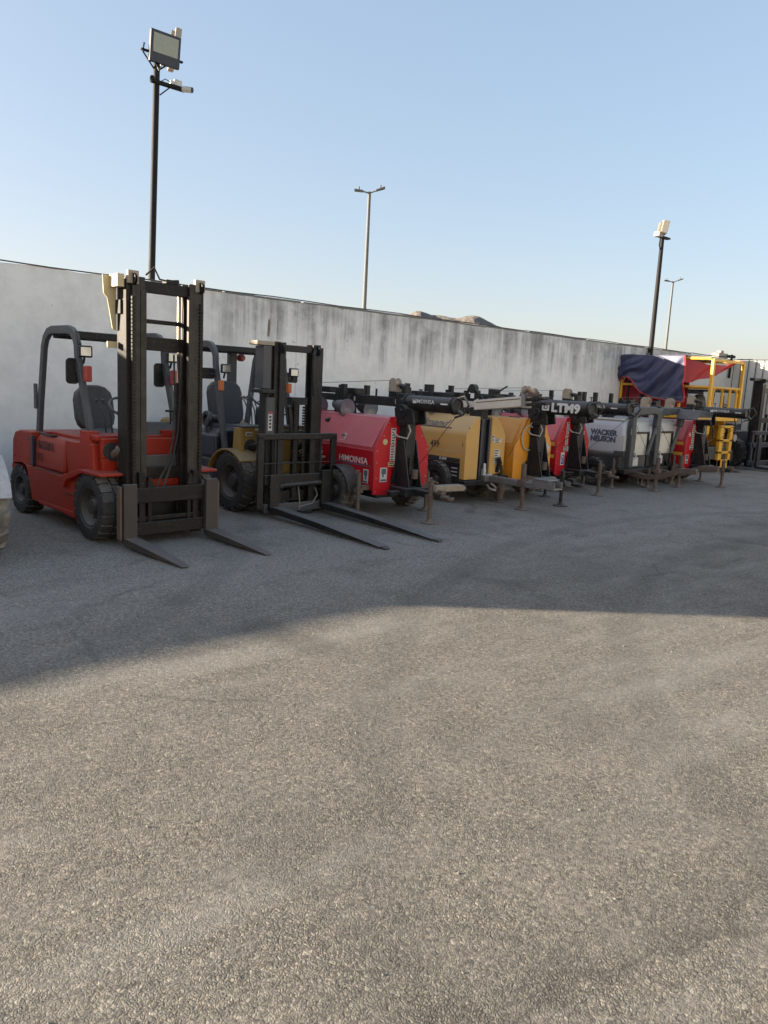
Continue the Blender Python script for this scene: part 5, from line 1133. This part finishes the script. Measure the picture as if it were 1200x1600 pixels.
MB().lathe([(0, -.004), (.16, -.006), (.17, 0), (0, 0)], (19.05, 10.998, 2.62), 'y', 18).build('mortar_patch', paint('grey patch', (.16, .155, .15), .9, wear_amt=.4), w1)
m = MB().prism([(-.02, -.13), (.01, -.15), (.03, -.02), (.025, .12), (-.005, .14), (-.015, .03)], 'y', 0, .004); m.v = [(p[0] + 7.05, 10.992 + p[1], p[2] + 2.5) for p in m.v]; m.build('exposed_bar', paint('rust stain', (.2, .15, .11), .9, wear=(.4, .36, .3), wear_amt=.4), w1)
WM2 = wall_mat('cleaner cream render', (.60, .58, .53), 60.)
w2 = rough_wall('boundary_wall', 21.1, 23.86, 11.04, 11.22, 2.97, WM2, 'short cleaner cream stretch of wall at the far corner', 4)
MB().path([(21.1, 11.02, 3.0), (22.0, 11.02, 2.99), (22.8, 11.03, 3.01), (23.8, 11.03, 3.06)], .013, 6).build('top_cable', M_cable, w2)
MB().box(22.9, 23.5, 11.05, 11.3, 2.97, 3.12).box(23.1, 23.3, 11.1, 11.25, 3.12, 3.2).build('rubble_cap', M_aged, w2, .03, 2)
MB().tube((23.55, 10.98, 2.4), (23.57, 10.98, 3.1), .035).box(23.4, 23.75, 10.95, 11.03, 3.0, 3.08).build('drain_pipe', M_pole, w2)
WM3 = wall_mat('pale gate sheet', (.66, .64, .58), 60.)
gt = thing('sheet_gate', 'pale sheet metal gate with thin vertical bars closing the far end', 'gate', (23.95, 11.0, 0))
MB().box(0, .05, -9.5, .2, 0, 2.94).build('sheet_panel', WM3, gt)
m = MB(); y = -9.4
while y < .15: m.tube((-.03, y, .05), (-.03, y, 3.0), .012, seg=6); y += .225
m.tube((-.03, -9.4, 2.98), (-.03, .15, 2.98), .014, seg=6).build('bars', M_dkgrey, gt)
bounce_wall = rough_wall('boundary_wall', -14, 42, -9.2, -9.0, 5.4, WM2, 'added tall cream wall, unseen behind the viewer, bouncing sunlight onto the shaded yard', 21)  # unseen wall added to bounce sunlight back onto the shaded side
shadow_wall = rough_wall('boundary_wall', -40, -4.82, 11.0, 11.22, 2.04, WM, 'low yard wall added out of view on the left to bend the shadow edge', 9)  # unseen low stretch added so the shadow edge on the ground bends

# ------------------------------------------------------------------ ground, hills
def struct(o): o['kind'] = 'structure'; return o
gr = struct(MB().add([(-600, -500, 0), (900, -500, 0), (900, 900, 0), (-600, 900, 0)], [(0, 1, 2, 3)]).build('ground', asphalt_mat(), None, 0, smooth=0))
def loose_gravel():
    rnd = random.Random(31); m = MB()
    for k in range(1500):
        x = rnd.uniform(-1.5, 17); y = rnd.uniform(1.2, 8.5) if rnd.random() < .75 else rnd.uniform(5.5, 9.5)
        if x / y > 2.7 or x / y < .1: continue
        r = rnd.choice((.003, .004, .004, .005, .005, .007)) * rnd.uniform(.7, 1.3); a = rnd.uniform(0, 3)
        vs = []
        for dx, dy, dz in ((1, 0, .3), (.3, .8, .4), (-.7, .6, .3), (-1, -.3, .4), (-.1, -.9, .3), (.7, -.6, .4), (0, 0, 1.0)):
            q = rnd.uniform(.75, 1.2); vs.append((x + r * q * (dx * math.cos(a) - dy * math.sin(a)), y + r * q * (dx * math.sin(a) + dy * math.cos(a)), r * dz * q))
        vs += [(p[0], p[1], -.002) for p in vs[:6]]
        m.add(vs, [(i, (i + 1) % 6, 6) for i in range(6)] + [(7 + i, 7 + (i + 1) % 6, (i + 1) % 6, i) for i in range(6)])
    o = m.build('gravel', paint('loose stone', (.15, .14, .125), .9, wear=(.26, .24, .21), wear_amt=.6, scale=30, dust_sheen=0), None, 0, smooth=0); o['kind'] = 'stuff'
loose_gravel()
def hills():
    rnd = random.Random(11); f = Vector((.665, .747, 0)); r = Vector((.747, -.665, 0))
    import mathutils
    D = 420.; vs = []; nu, nv = 150, 26
    def prof(a):            # a = sideways metres at distance D, ridge height
        h = 31.4 + 6.4 * math.exp(-((a - 13) / 8) ** 2) + 4.0 * math.exp(-((a - 28) / 8) ** 2) + 5.0 * math.exp(-((a - 43) / 8.5) ** 2) - .06 * max(0, a - 55) ** 1.3
        return max(4, h)
    for i in range(nu + 1):
        a = -130 + 330 * i / nu
        for j in range(nv + 1):
            q = j / nv; d = D - 90 + 180 * q
            k = math.sin(min(1, q * 2) * math.pi / 2) if q < .5 else math.cos((q - .5) * math.pi)
            n = mathutils.noise.fractal(Vector((a * .06, d * .06, 3.)), 1., 2., 5)
            h = prof(a * D / max(d, 1)) * max(0, k) ** .8 + n * 2.2 * max(0, k)
            p = f * d + r * a; vs.append((p.x, p.y, h + 2.0))
    fs = [(i * (nv + 1) + j, (i + 1) * (nv + 1) + j, (i + 1) * (nv + 1) + j + 1, i * (nv + 1) + j + 1) for i in range(nu) for j in range(nv)]
    return struct(MB().add(vs, fs).build('hills', hill_mat(), None, 0, smooth=0))
hills()

# ------------------------------------------------------------------ camera
cd = bpy.data.cameras.new('camera'); co = bpy.data.objects.new('camera', cd); C.objects.link(co)
cd.sensor_fit = 'VERTICAL'; cd.sensor_height = 36.; cd.sensor_width = 36.; cd.lens = 27.; cd.clip_start = .05; cd.clip_end = 4000
yaw = math.atan2(.665, .747); p = rad(9.5); ro = rad(3.0)
fw = Vector((math.sin(yaw) * math.cos(p), math.cos(yaw) * math.cos(p), -math.sin(p)))
r0 = Vector((math.cos(yaw), -math.sin(yaw), 0)); u0 = r0.cross(fw)
r = r0 * math.cos(ro) + u0 * math.sin(ro); u = -r0 * math.sin(ro) + u0 * math.cos(ro)
M = Matrix((r, u, -fw)).transposed().to_4x4(); M.translation = (0, 0, 1.7); co.matrix_world = M
SC.camera = co

# ------------------------------------------------------------------ daylight: low sun behind the wall
sd = Vector((1.29, -1.0, -.30)).normalized()
ld = bpy.data.lights.new('sun', 'SUN'); ld.energy = 4.6; ld.angle = rad(.53); ld.color = (1., .86, .67)
lo = bpy.data.objects.new('sun', ld); C.objects.link(lo); lo.rotation_euler = sd.to_track_quat('-Z', 'Y').to_euler()
W_ = bpy.data.worlds.new('World'); SC.world = W_; W_.use_nodes = True; nt = W_.node_tree
bg = nt.nodes['Background']; sk = nt.nodes.new('ShaderNodeTexSky'); sk.sky_type = 'NISHITA'; sk.sun_disc = False
sk.sun_elevation = math.asin(-sd.z); sk.sun_rotation = math.atan2(-sd.x, -sd.y)
sk.altitude = 300; sk.air_density = 1.0; sk.dust_density = 2.6; sk.ozone_density = 3.0
gm = nt.nodes.new('ShaderNodeGamma'); gm.inputs[1].default_value = .45      # hazy air: an evener, paler sky
nt.links.new(sk.outputs[0], gm.inputs[0])
tn = nt.nodes.new('ShaderNodeMix'); tn.data_type = 'RGBA'; tn.blend_type = 'MULTIPLY'; tn.inputs[0].default_value = 1.; tn.inputs[7].default_value = (1.12, .985, .95, 1)
hs = nt.nodes.new('ShaderNodeHueSaturation'); hs.inputs['Saturation'].default_value = 1.3
nt.links.new(gm.outputs[0], hs.inputs['Color']); nt.links.new(hs.outputs[0], tn.inputs[6]); nt.links.new(tn.outputs[2], bg.inputs[0]); bg.inputs[1].default_value = .138
SC.view_settings.view_transform = 'Standard'; SC.view_settings.look = 'None'; SC.view_settings.gamma = 1.; SC.view_settings.use_curve_mapping = False
SC.view_settings.exposure = 2.1
